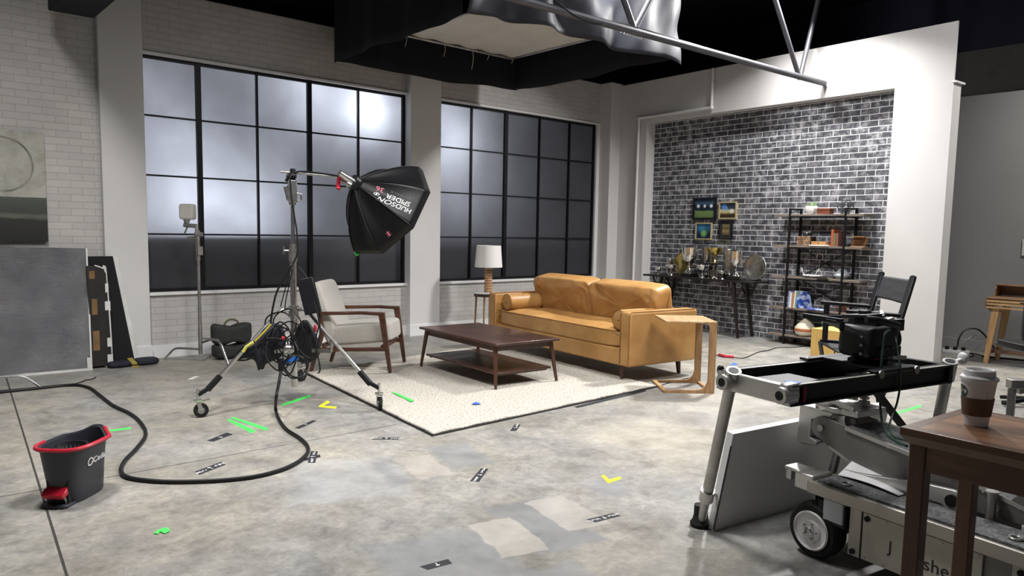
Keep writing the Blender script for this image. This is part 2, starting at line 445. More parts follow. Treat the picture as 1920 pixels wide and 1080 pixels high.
# right wall with the recess of dark brick
P0 = Vector((9.64, 8.36, 0)); WRZ = math.atan2(-.998, -.058)
WM = Matrix.Translation(P0) @ Matrix.Rotation(WRZ, 4, 'Z')     # local x = along the wall towards the camera, y = into the wall
WI = WM.inverted()
def wp(s, d, z): return WM @ Vector((s, -d, z))                # d = out into the room
def onwall(x, y, d=0):
    n = WM.to_3x3() @ Vector((0, -1, 0)); o = P0+n*d; r = ray(x, y)
    t = (o-Vector((0,0,CAM_H))).dot(n)/r.dot(n); p = Vector((0,0,CAM_H))+r*t
    q = WI @ p; return q.x, p.z
m = MB(); H_ = 3.87
m.box((.19, .10, H_/2), (.79, .2, H_)); m.box((2.54, .10, (3.225+H_)/2), (3.91, .2, H_-3.225)); m.box((4.82, .10, 3.2/2), (.655, .2, 3.2)); m.box((4.82, .011, (3.2+H_)/2), (.655, .022, H_-3.2))
wr = struct(m.build('wall_right', M_WHITEWALL, smooth=False)); wr.matrix_world = WM
m = MB(); m.box((2.5, .215, 1.7), (5.1, .03, 3.4)); wb = struct(m.build('wall_right_recess', M_DBRICK, smooth=False)); wb.matrix_world = WM
m = MB(); m.box((5.15, .115, 3.21), (.05, .24, .02)); o = struct(m.build('trim_7', M_TRIM, smooth=False)); o.matrix_world = WM
# water pipe on the right wall
m = MB(); r = .022
pp = [(1.862, 3.86), (1.866, 3.30), (.445, 3.30), (.43, .02)]
for a, b in zip(pp, pp[1:]): m.cyl((a[0], -.035, a[1]), (b[0], -.035, b[1]), r)
for a in pp[1:3]: m.puff((a[0], -.035, a[1]), (.07, .06, .07), 1, 8)
for z in (.55, 1.9, 2.6): m.cyl((.437, -.035, z), (.437, -.035, z+.035), .028)
o = m.build('water_pipe', M_WHITEPAINT); o.matrix_world = WM
tag(o, 'thin white pipe running down and across the right wall around the brick recess', 'pipe')
# rooms beyond
M_GREYWALL = plain('grey_painted_wall', (.33,.325,.325), .8, var=.05, vs=1)
M_TAUPE = plain('dark_taupe_wall', (.10,.09,.085), .9, var=.1)
m = MB(); m.box((11.0, .8, 1.65), (.1, 9, 3.3)); m.box((10.94, .8, .07), (.03, 9, .14)); struct(m.build('wall_far_right', M_GREYWALL, smooth=False))
m = MB(); m.box((12.75, 2.5, 2.7), (.1, 19, 5.4)); struct(m.build('wall_outer_right', M_CEIL, smooth=False))
m = MB(); m.box((3.4, 11.9, 2.7), (19, .1, 5.4)); struct(m.build('wall_outer_back', M_BLACK, smooth=False))
m = MB(); m.box((12.6, .8, 2.1), (.1, 12, 4.25)); struct(m.build('wall_far_beyond', M_TAUPE, smooth=False))

# ================================================================ OVERHEAD RIG
def cloth(fn, name, mat, parent=None, nu=60, nv=16, th=.006):
    m = MB(); m.grid(fn, nu, nv); return m.build(name, mat, parent, thick=th, angle=180)
SA, SB, SC, SD = Vector((4.37,8.27,3.4)), Vector((7.05,8.03,3.4)), Vector((7.0,5.37,3.4)), Vector((4.24,5.6,3.4))
M_GREYDRAPE = plain('charcoal_satin_drape', (.020,.0205,.027), .6, var=.2, vs=2, spec=.3)
sk = thing('black_fabric_skirt', 'large square black fabric skirt hanging from the ceiling around the overhead frame', 'drape', (5.65, 6.8, 3.4))
def skirt(P, Q, amp, seed, top=5.28):
    def f(u, v):
        p = P.lerp(Q, u); n = Vector((-(Q-P).y, (Q-P).x, 0)).normalized()
        w = math.sin(u*19+seed)*.5+math.sin(u*41+seed*2+v*2)*.3+noise.noise(Vector((u*6, v*2, seed)))*1.2
        z = P.z+.018*math.sin(u*7+seed)+.008*math.sin(u*17+seed)
        return p+n*amp*w*(1-.7*v)+Vector((0,0,(z+(top-z)*v)-p.z))-Vector((5.65,6.8,3.4))
    return f
for P, Q, s in ((SA, SB, 1.), (SB, SC, 2.), (SD, SA, 3.)): cloth(skirt(P, Q, .02, s), 'skirt_panel', M_BLACK, sk)
gd = thing('grey_satin_drape', 'charcoal satin cloth over the near side of the overhead skirt, behind the steel truss', 'drape', (5.6, 5.4, 3.4))
def gdf(u, v):
    p = SD.lerp(SC, u*1.03)+Vector((0, -.06, 0))
    n = Vector((0, -1, 0))
    fold = noise.noise(Vector((u*5+v*1.5, v*2.5, 4)))*.14+noise.noise(Vector((u*13-v*3, v*5, 9)))*.05+.03*math.sin(u*26+v*6)
    zb = 3.40+.020*math.sin(u*6)+.01*math.sin(u*15)-(.05*max(0, u-.9)*10)
    return p+n*fold+Vector((0,0,zb+(5.25-zb)*v-3.4))-Vector((5.6,5.4,3.4))
cloth(gdf, 'drape_cloth', M_GREYDRAPE, gd, 70, 40)
fr = thing('muslin_frame', 'beige muslin stretched on a horizontal frame inside the black ceiling skirt', 'light diffuser', (5.95, 6.95, 3.8))
M_MUSLIN = plain('beige_muslin', (.56,.53,.47), .9, var=.06, vs=2)
m = MB(); fx, fy = .87, .95
def mus(u, v): return Vector(((u-.5)*2*fx, (v-.5)*2*fy, .05*math.sin(u*PI)*math.sin(v*PI)+.01*math.sin(u*30)))
m.grid(mus, 24, 24); m.build('muslin_cloth', M_MUSLIN, fr, thick=.004)
m = MB()
for a, b in (((-fx,-fy),(fx,-fy)), ((fx,-fy),(fx,fy)), ((fx,fy),(-fx,fy)), ((-fx,fy),(-fx,-fy))): m.cyl((a[0],a[1],-.015), (b[0],b[1],-.015), .016)
m.build('frame_tube', M_DULLSTEEL, fr)
for x, y, l in ((-.84, .93, .13), (-.25, .95, .15), (.2, .95, .24), (.45, .94, .08), (.84, .9, .07)):
    m = MB(); m.tube([(x, y, -.02), (x+.01, y-.01, -.02-l*.4), (x-.008, y, -.02-l)], .004, 5, smooth=3); m.build('tie_string', M_MUSLIN, fr)
M_JOIST = plain('dark_grey_painted_steel_tube', (.08,.08,.09), .45, .4, var=.2)
tr = thing('roof_truss', 'grey steel roof truss crossing above the set with V-shaped struts', 'truss', (6.8, 4.88, 3.4))
def T3(p): return Vector(p)-Vector((6.8, 4.88, 3.4))
m = MB(); m.cyl(T3((3.6, 4.93, 3.4)), T3((9.40, 4.76, 3.4)), .036); m.build('bottom_chord', M_JOIST, tr)
for j, (a, b) in ((5.8, (5.25, 6.35)), (9.02, (8.35, 9.3)), (2.6, (2.1, 3.1))):
    if j < 3: continue
    for e in (a, b):
        m = MB(); m.cyl(T3((j, 4.89, 3.42)), T3((j+(e-j)*2.3, 4.89, 5.3)), .030); m.build('strut', M_JOIST, tr)
m = MB(); m.tube([T3((5.60+.36*k/60,4.89,3.4))+Vector((0,.044*math.cos(k*.9),.044*math.sin(k*.9))) for k in range(60)], .007, 5)
m.build('wire_wrap', M_CHROME, tr)
m = MB(); m.tube([(4.6,4.87,3.5),(4.9,4.86,3.39),(5.2,4.86,3.36),(5.55,4.86,3.43),(6.5,4.86,3.44),(7.6,4.86,3.44)], .009, 6, smooth=6)
tag(m.build('overhead_cable', M_CABLE), 'black cable running along the overhead steel truss', 'cable')
# black boxed duct at top left
m = MB(); m.box((0,0,.95), (.38, 2.2, 1.9)); o = m.build('ceiling_duct', M_BLACK, smooth=False, bevel=.01); o.location = (1.615, 7.11, 3.4)
tag(o, 'black boxed duct hanging from the ceiling at the top left beside the pilaster', 'duct')
# ================================================================ RUG AND FURNITURE
def rug_mat():
    m, b = newmat('cream_wool_rug')
    v = coords(m); n1 = nz(m, v, 55, 4, .7); n2 = nz(m, v, 140, 3, .8)
    col = ramp(m, n1, [(.37, (.26,.23,.18)), (.48, (.52,.48,.42)), (.7, (.66,.63,.57))])
    ln(m, col, b.inputs['Base Color']); b.inputs['Roughness'].default_value = .95
    bump(m, b, math_(m, 'MULTIPLY_ADD', n2, .5, n1), .8, .012)
    return m
RQ = [Vector((2.99,4.24,0)), Vector((5.64,4.345,0)), Vector((5.95,7.25,0)), Vector((3.29,6.84,0))]
def rugf(z):
    def f(u, v):
        p = RQ[0].lerp(RQ[1], u).lerp(RQ[3].lerp(RQ[2], u), v)
        e = min(u, v, 1-u, 1-v)
        return Vector((p.x+.008*noise.noise(Vector((v*9,1,0)))*(u<.02), p.y+.012*noise.noise(Vector((u*14,0,0)))*(v<.02), z+.004*noise.noise(p*6)))
    return f
m = MB(); m.grid(rugf(.012), 120, 90); rug = m.build('area_rug', rug_mat(), thick=.014, angle=180)
tag(rug, 'cream woven wool rug lying under the sofa and coffee table', 'rug')
m = MB(); e = [p.copy() for p in RQ]
c = sum(e, Vector())/4
e = [p+(p-c).normalized()*.016 for p in e]
for a, b in ((0,1),(3,0),(1,2),(2,3)):
    m.tube([e[a].lerp(e[b], k/24)+Vector((0,0,.005))+Vector((0,.007*noise.noise(Vector((k*.7,a,3))),0)) for k in range(25)], .007, 6)
m.build('rug_backing_edge', M_RUBBER, rug)

def leather():
    m, b = newmat('tan_leather')
    v = coords(m); n1 = nz(m, v, 3.2, 5, .6); n2 = nz(m, v, 160, 3, .6)
    ln(m, ramp(m, n1, [(.3, srgb(156,114,64)), (.5, srgb(174,130,76)), (.72, srgb(188,146,92))]), b.inputs['Base Color'])
    b.inputs['Roughness'].default_value = .42; b.inputs['Specular IOR Level'].default_value = .45
    bump(m, b, n2, .10, .002); return m
M_LEATHER = leather(); M_PIPING = plain('brown_leather_piping', srgb(120,78,36), .5)
M_WALNUT = wood('dark_walnut', srgb(44,26,22), srgb(84,52,42), .38, 0, 4, 9, .15, planks=(1, .11, .78))
M_WALNUT_LEG = wood('dark_walnut_leg', srgb(52,30,22), srgb(88,54,40), .42, 2, 4, 8)
M_ARMWOOD = wood('chair_walnut', srgb(56,32,24), srgb(98,58,42), .35, 0, 4, 9, .2)
M_OAK = wood('pale_oak', srgb(150,116,78), srgb(190,154,110), .5, 0, 3, 8)
M_OAKV = wood('pale_oak_post', srgb(128,96,64), srgb(172,136,96), .5, 2, 3, 8)

sofa = thing('leather_sofa', 'tan leather two-seat sofa with bench seat and wooden legs on the cream rug', 'sofa', (6.155, 5.80, .024), 1.452)
LX, DY = 1.262, .47      # local x: right arm (-) to left arm (+); local y + = front
m = MB(); m.box((0, .0, .215), (2*LX-.22, 2*DY-.03, .17)); m.build('seat_base', M_LEATHER, sofa, bevel=.015)
m = MB(); m.box((0, -DY+.075, .40), (2*LX-.2, .15, .50)); m.build('back_frame', M_LEATHER, sofa, bevel=.025)
for s in (-1, 1):
    m = MB(); m.box((s*(LX-.07), 0, .40), (.14, 2*DY, .535)); a = m.build('armrest', M_LEATHER, sofa, bevel=.022)
    for q in (-1, 1):
        m = MB(); x = s*(LX-.07)+q*.062
        m.tube([(x, DY+.001, .15), (x, DY+.001, .64), (x, DY-.02, .666), (x, -DY+.03, .667)], .004, 6); m.build('piping', M_PIPING, a)
def seatf(v):
    x, y, z = v
    if z > 0:
        t = 0
        for k in range(7):
            for j in range(2):
                cx, cyy = -.99+k*.33, -.02+j*.30
                t += .026*math.exp(-((x-cx)**2+(y-cyy)**2)/.0028)+.008*math.exp(-((x-cx)**2+(y-cyy)**2)/.012)
        z -= t; z += .012*noise.noise(Vector((x*6, y*6, 1)))+.018*(1-(y/.42)**2)
    return Vector((x, y, z))
m = MB(); m.puff((0, .075, .385), (2*LX-.30, 2*DY-.17, .185), .22, 70, f=seatf); m.build('seat_cushion', M_LEATHER, sofa, angle=180)
m = MB()
q = 2*LX-.30
m.tube([(-q/2+.01, .39, .458), (-q/2+.03, .455, .462), (q/2-.03, .455, .462), (q/2-.01, .39, .458)], .005, 6); m.build('seat_piping', M_PIPING, sofa)
def backf(seed):
    def f(v):
        x, y, z = v
        w = noise.noise(Vector((x*5+seed, y*7+x*2, seed)))*.034+(.5-abs(noise.noise(Vector((x*9+y*5+seed, y*7-x*2, seed)))))*.022+noise.noise(Vector((x*22+y*9+seed, y*12, seed)))*.006
        return Vector((x*(1+.015*math.sin(y*7)), y+.015*noise.noise(Vector((x*4, seed, 0))), z+w*(1 if z > 0 else .3)))
    return f
for i, x in enumerate((-.535, .535)):
    m = MB(); m.puff((x, -.215, .655), (1.08, .50, .25), .24, 60, f=backf(i*7+1), rot=(PI/2+.22, 0, PI)); bc = m.build('back_cushion', M_LEATHER, sofa, angle=180)
    m = MB(); pts = []
    for k in range(40):
        t = 2*PI*k/40; sg = lambda a: math.copysign(abs(a)**.24, a)
        p = Matrix.Rotation(.22, 3, 'X') @ Vector((.545*sg(math.cos(t)), .006, .253*sg(math.sin(t))))
        pts.append(p+Vector((x, -.215, .655)))
    m.tube(pts, .005, 5, True); m.build('piping', M_PIPING, bc)
for x in (-1.10, 1.10):
    for y in (.40, -.38):
        m = MB(); m.cyl((x, y, .135), (x*1.01, y*1.03, 0 if y > 0 else -.024), .030, .019); m.build('leg', M_WALNUT_LEG, sofa)
def bolster(xl, label):
    b = thing('bolster_pillow', label, 'pillow', sofa.matrix_basis @ Vector((xl, .13, .565)), 1.452, 'round leather bolsters on the sofa')
    m = MB(); prof = [(.004, -.25), (.06, -.252), (.092, -.245), (.101, -.20), (.103, 0), (.101, .20), (.092, .245), (.06, .252), (.004, .25)]
    m.lathe(prof, n=32, M=Matrix.Rotation(-PI/2, 4, 'X')); m.build('bolster_body', M_LEATHER, b)
    for s in (-1, 1):
        m = MB(); m.tube([(.096*math.cos(t), s*.243, .096*math.sin(t)) for t in [k*PI/14 for k in range(28)]], .0045, 5, True); m.build('piping', M_PIPING, b)
        if s > 0: m = MB(); m.puff((0, .252, 0), (.026, .014, .026), 1, 6); m.build('button', M_PIPING, b)
sofa.rotation_euler = (0,0,1.452); bpy.context.view_layer.update()
bolster(LX-.26, 'tan leather bolster lying against the far left arm of the sofa, by the lamp')
bolster(-(LX-.26), 'tan leather bolster lying against the near right arm of the sofa, by the oak table')

# coffee table
ct = thing('coffee_table', 'dark walnut coffee table with a lower shelf on the cream rug', 'table', (4.69, 5.74, 0.024), 1.495)
m = MB(); m.box((0, 0, .402), (1.39, .75, .024)); m.build('tabletop', M_WALNUT, ct, bevel=.006)
m = MB()
for s in (-1, 1): m.box((0, s*.315, .362), (1.20, .022, .058)); m.box((s*.61, 0, .362), (.022, .61, .058))
m.build('apron', M_WALNUT, ct, bevel=.002)
m = MB(); m.box((0, 0, .125), (1.25, .66, .02)); m.build('lower_shelf', M_WALNUT, ct, bevel=.004)
m = MB()
for s in (-1, 1): m.bar((s*.585, -.30, .108), (s*.585, .30, .108), .03, .02)
m.build('shelf_rail', M_WALNUT_LEG, ct, bevel=.002)
for sx in (-1, 1):
    for sy in (-1, 1):
        m = MB(); m.cyl((sx*.61, sy*.325, .392), (sx*.675, sy*.36, 0), .024, .014); m.build('leg', M_WALNUT_LEG, ct)

# C-shaped oak side table
cs = thing('c_shaped_side_table', 'pale oak C-shaped side table standing at the near end of the sofa', 'table', (5.82, 4.175, 0), .872)
m = MB(); m.box((0, 0, .655), (.50, .47, .018)); m.build('tabletop', M_OAK, cs, bevel=.004)
def arc(cx, cy, r, a0, a1, n=7): return [(cx+r*math.cos(a0+(a1-a0)*k/n), cy+r*math.sin(a0+(a1-a0)*k/n)) for k in range(n+1)]
for x in (-.235, .235):
    # outline in local (y, z): foot to the left, post on the right
    o = [(.235, 0), (.235, .022)]+arc(-.175+.10, .030+.10, .10, -PI/2, -PI, 7)+arc(-.175+.05, .60, .045, PI, PI/2, 5)+[(-.05, .646), (-.235, .646), (-.235, 0)]
    m = MB(); m.prism([(p[0], p[1]) for p in o][::-1], -.014, .014, Matrix(((0,0,1,x),(1,0,0,0),(0,1,0,0),(0,0,0,1)))); m.build('side_frame', M_OAKV, cs, bevel=.003)
m = MB(); m.box((0, .215, .012), (.46, .04, .022)); m.box((0, -.215, .012), (.46, .03, .022)); m.build('base_rail', M_OAK, cs, bevel=.003)

# armchair
M_GREYFAB = plain('light_grey_tweed', srgb(178,174,166), .95, var=.07, vs=60, bs=.35, bscale=260, sheen=.3)
ac = thing('armchair', 'light grey upholstered armchair with dark walnut arms facing the coffee table', 'armchair', (3.88, 6.80, 0.024), -.80)
m = MB()
def seatc(v):
    x, y, z = v
    return Vector((x, y, z+(.02*math.cos(x*3)*math.cos(y*4) if z > 0 else 0)))
m.puff((.05, 0, .365), (.64, .56, .20), .28, 30, f=seatc, rot=(0, -.10, 0)); m.build('seat_cushion', M_GREYFAB, ac, angle=180)
m = MB(); m.puff((-.315, 0, .565), (.15, .56, .66), .30, 30, rot=(0, -.33, 0)); m.build('backrest', M_GREYFAB, ac, angle=180)
for s in (-1, 1):
    y = s*.315
    m = MB(); m.bar((.385, y, 0), (.30, y, .575), .030, .034, (1,0,0), .036, .062); m.build('leg', M_ARMWOOD, ac, bevel=.004)
    m = MB(); m.bar((-.43, y, -.024), (-.30, y, .40), .030, .032, (1,0,0), .034, .05); m.build('leg', M_ARMWOOD, ac, bevel=.004)
    m = MB(); m.bar((.33, y, .585), (.10, y, .592), .048, .034, (0,0,1), .05, .030); m.bar((.10, y, .592), (-.34, y, .575), .05, .030, (0,0,1), .044, .036); m.build('armrest', M_ARMWOOD, ac, bevel=.006)
    m = MB(); m.bar((-.30, y, .38), (-.34, y, .585), .034, .05, (1,0,0), .034, .034); m.build('arm_support', M_ARMWOOD, ac, bevel=.004)
    m = MB(); m.bar((.34, y, .235), (-.34, y, .21), .022, .04); m.build('stretcher', M_ARMWOOD, ac, bevel=.004)
m = MB()
for x, z in ((.30, .25), (-.30, .25)): m.bar((x, -.31, z), (x, .31, z), .03, .045)
m.build('seat_rail', M_ARMWOOD, ac, bevel=.003)

# round side table and lamp
M_MARBLE = plain('white_marble', (.72,.72,.72), .25, var=.05, vs=4)
TL = Vector((6.50, 7.93, 0))
rt = thing('round_side_table', 'small round white-topped side table with wooden legs behind the sofa', 'table', TL)
m = MB(); m.lathe([(.0, .0), (.19, .0), (.222, .012), (.225, .022), (.0, .024)], (0,0,.583), 40); m.build('tabletop', M_MARBLE, rt)
m = MB(); m.lathe([(.18,0),(.195,0),(.195,.03),(.18,.03)], (0,0,.552), 40); m.build('ring_apron', M_WALNUT_LEG, rt)
for k in range(4):
    a = -2.55+k*PI/2; m = MB(); m.cyl((.17*math.cos(a), .17*math.sin(a), .58), (.19*math.cos(a), .19*math.sin(a), 0), .015, .011)
    m.build('leg', M_OAKV, rt)
lp = thing('table_lamp', 'table lamp with a white drum shade and ridged wooden base on the round side table', 'lamp', TL+Vector((0,0,.607)))
prof = [(0,0),(.055,0),(.06,.01)]
for k in range(9): z = .012+k*.036; prof += [(.046-.0008*k*k*.2, z), (.062-.0010*k, z+.010), (.062-.0010*k, z+.024), (.046-.0006*k, z+.034)]
prof += [(.02,.345),(.01,.35),(.008,.62),(0,.62)]
m = MB(); m.lathe(prof, n=30); m.build('lamp_base', plain('turned_light_wood', srgb(176,140,104), .55, var=.12, vs=10), lp)
M_SHADE, b_ = newmat('white_linen_shade'); b_.inputs['Base Color'].default_value = (.80,.79,.76,1); b_.inputs['Roughness'].default_value = .9
m = MB(); n = 48; m.lathe([(.188,.345),(.188,.350),(.166,.638),(.166,.642)], n=n)
m.f = m.f[:-2]; m.build('lamp_shade', M_SHADE, lp, thick=.004)
m = MB(); m.tube([(.184*math.cos(k*PI/16), .184*math.sin(k*PI/16), .346) for k in range(32)], .003, 5, True)
for k in range(3): a = k*2*PI/3; m.cyl((0,0,.62), (.165*math.cos(a), .165*math.sin(a), .63), .002, n=6)
m.build('shade_fitter', M_CHROME, lp)

# ---------------------------------------------------------------- brick recess: console, trophies, pictures, shelf
def wthing(name, label, cat, s, d, z, group=None, rz=0): return thing(name, label, cat, wp(s, d, z), WRZ+rz, group)
M_ESPRESSO = wood('espresso_wood', srgb(22,17,16), srgb(42,33,30), .4, 0, 4, 8)
CZ = .812
con = wthing('console_table', 'long dark wooden console table with braced splayed legs against the dark brick wall', 'table', 1.83, .03, 0)
m = MB(); m.box((0, 0, CZ-.014), (2.02, .40, .028)); m.build('tabletop', M_ESPRESSO, con, bevel=.006)
for sx in (-1, 1):
    for sy in (-1, 1):
        m = MB(); m.bar((sx*.66, sy*.15, CZ-.03), (sx*.79, sy*.17, 0), .055, .04, (1,0,0), .04, .026)
        m.tube([(sx*.70, sy*.155, CZ-.27), (sx*.76, sy*.155, CZ-.18), (sx*.83, sy*.155, CZ-.03)], .017, 8, smooth=4)
        m.tube([(sx*.69, sy*.155, CZ-.27), (sx*.62, sy*.155, CZ-.16), (sx*.57, sy*.155, CZ-.03)], .015, 8, smooth=4)
        m.build('leg', M_ESPRESSO, con, bevel=.003)

M_SILVER = plain('polished_silver', (.78,.76,.73), .13, 1, var=.2, vs=22)
M_OLDSILVER = plain('tarnished_silver', (.42,.41,.38), .30, 1, var=.35, vs=30)
M_GOLD = plain('polished_gold', (.62,.48,.16), .2, 1, var=.2, vs=20)
M_BLACKBASE = plain('black_lacquered_base', (.006,.006,.006), .3)
M_GLASS, b_ = newmat('clear_glass'); b_.inputs['Transmission Weight'].default_value = 1; b_.inputs['Roughness'].default_value = .02; b_.inputs['IOR'].default_value = 1.45
def handles(m, r, z0, z1, out, t=.006, high=False):
    for s in (-1, 1):
        m.tube([(s*r*.95, 0, z0), (s*(r+out*.7), 0, z0+(z1-z0)*.15), (s*(r+out), 0, z0+(z1-z0)*.6), (s*(r+out*.8), 0, z1+(.02 if high else 0)), (s*r*.98, 0, z1-(z1-z0)*.05)], t, 6, smooth=5)
def trophy(label, s, d, h, r, mat, kind='cup', base=0, name='trophy_cup', cat='trophy', z=CZ, basew=None, rz=0, group='silver and gold trophies on the console table'):
    t = wthing(name, label, cat, s, d, z, group, rz)
    if base:
        m = MB(); bw = basew or r*1.5; m.box((0,0,base/2), (bw, min(bw, r*1.7), base)); m.build('plinth', M_BLACKBASE, t, bevel=.004)
    H = h-base; m = MB()
    if kind == 'cup': prof = [(0,0),(r*.62,0),(r*.60,H*.05),(r*.30,H*.13),(r*.14,H*.22),(r*.20,H*.27),(r*.12,H*.31),(r*.45,H*.40),(r*.80,H*.55),(r*.88,H*.75),(r,H),(r*.96,H),(r*.82,H*.74),(r*.5,H*.46),(0,H*.40)]
    elif kind == 'bowl': prof = [(0,0),(r*.55,0),(r*.50,H*.08),(r*.16,H*.25),(r*.13,H*.42),(r*.40,H*.50),(r*.85,H*.68),(r,H*.96),(r*1.02,H),(r*.95,H*.97),(r*.75,H*.70),(0,H*.56)]
    elif kind == 'mug': prof = [(0,0),(r*.8,0),(r*.85,H*.06),(r*.60,H*.14),(r*.66,H*.30),(r*.80,H*.36),(r*.84,H*.9),(r,H),(r*.95,H),(r*.78,H*.88),(r*.72,H*.36),(0,H*.33)]
    elif kind == 'cyl': prof = [(0,0),(r*.9,0),(r*.86,H*.03),(r*.84,H*.5),(r*.92,H*.92),(r,H),(r*.94,H*.98),(r*.80,H*.5),(0,H*.05)]
    m.lathe(prof, (0,0,base), 32); m.build('cup_body', mat, t)
    if kind in ('cup', 'bowl', 'mug'):
        for q in (-1, 1):
            m = MB()
            r0, z0, z1, out = {'cup': (r*.75, base+H*.50, base+H*.88, r*.45), 'bowl': (r*.8, base+H*.66, base+H*.92, r*.5), 'mug': (r*.78, base+H*.42, base+H*.85, r*.6)}[kind]
            m.tube([(q*r0, 0, z0), (q*(r0+out*.8), 0, z0+(z1-z0)*.2), (q*(r0+out), 0, z0+(z1-z0)*.65), (q*(r0+out*.7), 0, z1+.012), (q*r0*1.05, 0, z1)], .006, 6, smooth=5)
            m.build('handle', mat, t)
    return t
trophy('smallest silver two-handled cup, at the left end of the console table', 1.04, .10, .12, .048, M_SILVER)
trophy('straight-sided silver tankard between the smallest cup and the gold plate', 1.16, -.02, .25, .062, M_OLDSILVER, 'mug')
trophy('low silver bowl on a stem standing in front of the gold plate', 1.30, .12, .17, .088, M_SILVER, 'bowl')
trophy('tallest silver two-handled trophy on a black base at the left of the console table', 1.60, .06, .44, .125, M_SILVER, 'cup', .05)
trophy('dark silver tall cup standing behind and right of the tallest silver trophy', 1.775, -.12, .45, .072, M_OLDSILVER, 'cup', .03)
g = trophy('wide gold bowl raised on a silver pedestal stand at the middle of the console', 1.99, -.03, .215, .105, M_GOLD, 'bowl', z=CZ+.235)
m = MB(); m.lathe([(0,0),(.07,0),(.065,.012),(.03,.04),(.022,.12),(.04,.19),(.13,.222),(.13,.232),(0,.232)], n=32); m.build('pedestal', M_OLDSILVER, g)
for ch in g.children: ch.location.z += .235 if ch.name.split('.')[0] != 'pedestal' else 0
g.location.z -= .235
trophy('low silver bowl with spread handles in front of the gold bowl', 1.90, .13, .19, .085, M_SILVER, 'bowl')
trophy('tall plain cylindrical silver cup on a black base, right of the gold bowl', 2.24, -.05, .43, .098, M_OLDSILVER, 'cyl', .07)
trophy('small open silver bowl in front of the cylindrical cup', 2.25, .12, .12, .075, M_OLDSILVER, 'bowl')
trophy('silver urn trophy with two handles on a wide black base by the silver tray', 2.455, .09, .41, .085, M_SILVER, 'cup', .055, basew=.24)
def plate(label, s, d, r, mat, tilt):
    t = wthing('display_plate', label, 'plate', s, d, CZ, 'round metal plates leaning on the console table')
    m = MB(); prof = [(0,0),(r*.62,0),(r*.70,.012),(r*.96,.018),(r,.024),(r*.97,.028),(r*.70,.020),(r*.60,.008),(0,.008)]
    MM = Matrix.Translation((0,0,r*math.cos(tilt)+.002)) @ Matrix.Rotation(PI/2-tilt, 4, 'X')
    m.lathe(prof, n=40, M=MM); m.build('plate_disc', mat, t)
    m = MB(); m.box((0, .03, .012), (.10, .09, .012)); m.bar((0, .05, .01), (0, .06, r*1.1), .012, .008, (0,1,0)); m.build('plate_stand', M_BLACKBASE, t)
plate('round gold plate leaning behind the low bowl at the left of the console', 1.37, -.10, .185, M_GOLD, .12)
plate('large round silver tray leaning at the right end of the console table', 2.66, -.08, .185, M_OLDSILVER, .14)
for i, (s, d, lb) in enumerate(((2.02, .10, 'clear glass tumbler nearest the low silver bowl with spread handles'), (2.10, .13, 'clear glass tumbler in the middle of the three on the console'), (2.17, .15, 'clear glass tumbler nearest the wide black base'))):
    m = MB(); m.lathe([(0,0),(.030,0),(.040,.12),(.037,.12),(.028,.012),(0,.012)], n=24); o = m.build('glass_tumbler', M_GLASS); o.location = wp(s, d, CZ)
    tag(o, lb, 'glass', 'glass tumblers on the console table')

def picture(label, s0, s1, z0, z1, fw, fm, art, mat_w=0, mat_m=None):
    d = -.2; t = wthing('picture_frame', label, 'picture', (s0+s1)/2, d, (z0+z1)/2, 'small framed pictures on the dark brick wall')
    w, h = s1-s0, z1-z0; m = MB()
    for x in (-1, 1): m.box((x*(w-fw)/2, -.014, 0), (fw, .028, h)); m.box((0, -.014, x*(h-fw)/2), (w-2*fw, .028, fw))
    m.build('frame', fm, t, bevel=.002)
    m = MB(); m.box((0, -.008, 0), (w-2*fw, .010, h-2*fw))
    m.build('mount' if mat_w else 'picture_panel', mat_m if mat_w else art, t, smooth=False)
    if mat_w: m = MB(); m.box((0, -.015, 0), (w-2*fw-2*mat_w, .004, h-2*fw-2*mat_w)); m.build('picture_panel', art, t, smooth=False)
def artmat(name, stops, spots=(), axis=2, lo=-.15, hi=.15, nsc=9, namt=.10):
    m, b = newmat(name); v = coords(m); sep = node(m, 'ShaderNodeSeparateXYZ'); ln(m, v, sep.inputs[0])
    f = math_(m, 'DIVIDE', math_(m, 'SUBTRACT', sep.outputs[axis], lo), hi-lo)
    f = math_(m, 'ADD', f, math_(m, 'MULTIPLY', math_(m, 'SUBTRACT', nz(m, v, nsc, 5), .5), namt*2))
    col = ramp(m, f, stops)
    for (x, z, r, c) in spots:
        dd = node(m, 'ShaderNodeVectorMath', _operation='DISTANCE'); ln(m, v, dd.inputs[0]); dd.inputs[1].default_value = (x, -.013, z)
        col = mix(m, ramp(m, math_(m, 'DIVIDE', dd.outputs['Value'], r), [(0, (1,1,1)), (.45, (.8,.8,.8)), (1, (0,0,0))]), col, c)
    ln(m, col, b.inputs['Base Color']); b.inputs['Roughness'].default_value = .35; return m
M_FRBLACK = plain('black_picture_frame', (.006,.007,.012), .35); M_FRGOLD = plain('pale_gold_picture_frame', (.50,.42,.24), .4, .3)
picture('black framed picture of a floodlit green sports field, largest of the four', 1.43, 1.865, 1.675, 2.01, .032, M_FRBLACK, artmat('floodlit_field', [(0,(.10,.17,.05)),(.36,(.16,.24,.08)),(.44,(.01,.02,.03)),(.62,(.01,.015,.04)),(.8,(.05,.10,.17)),(1,(.01,.02,.05))], [(-.12,.04,.035,(.9,.95,1)),(.0,.04,.03,(.9,.95,1)),(.12,.04,.035,(.9,.95,1))]))
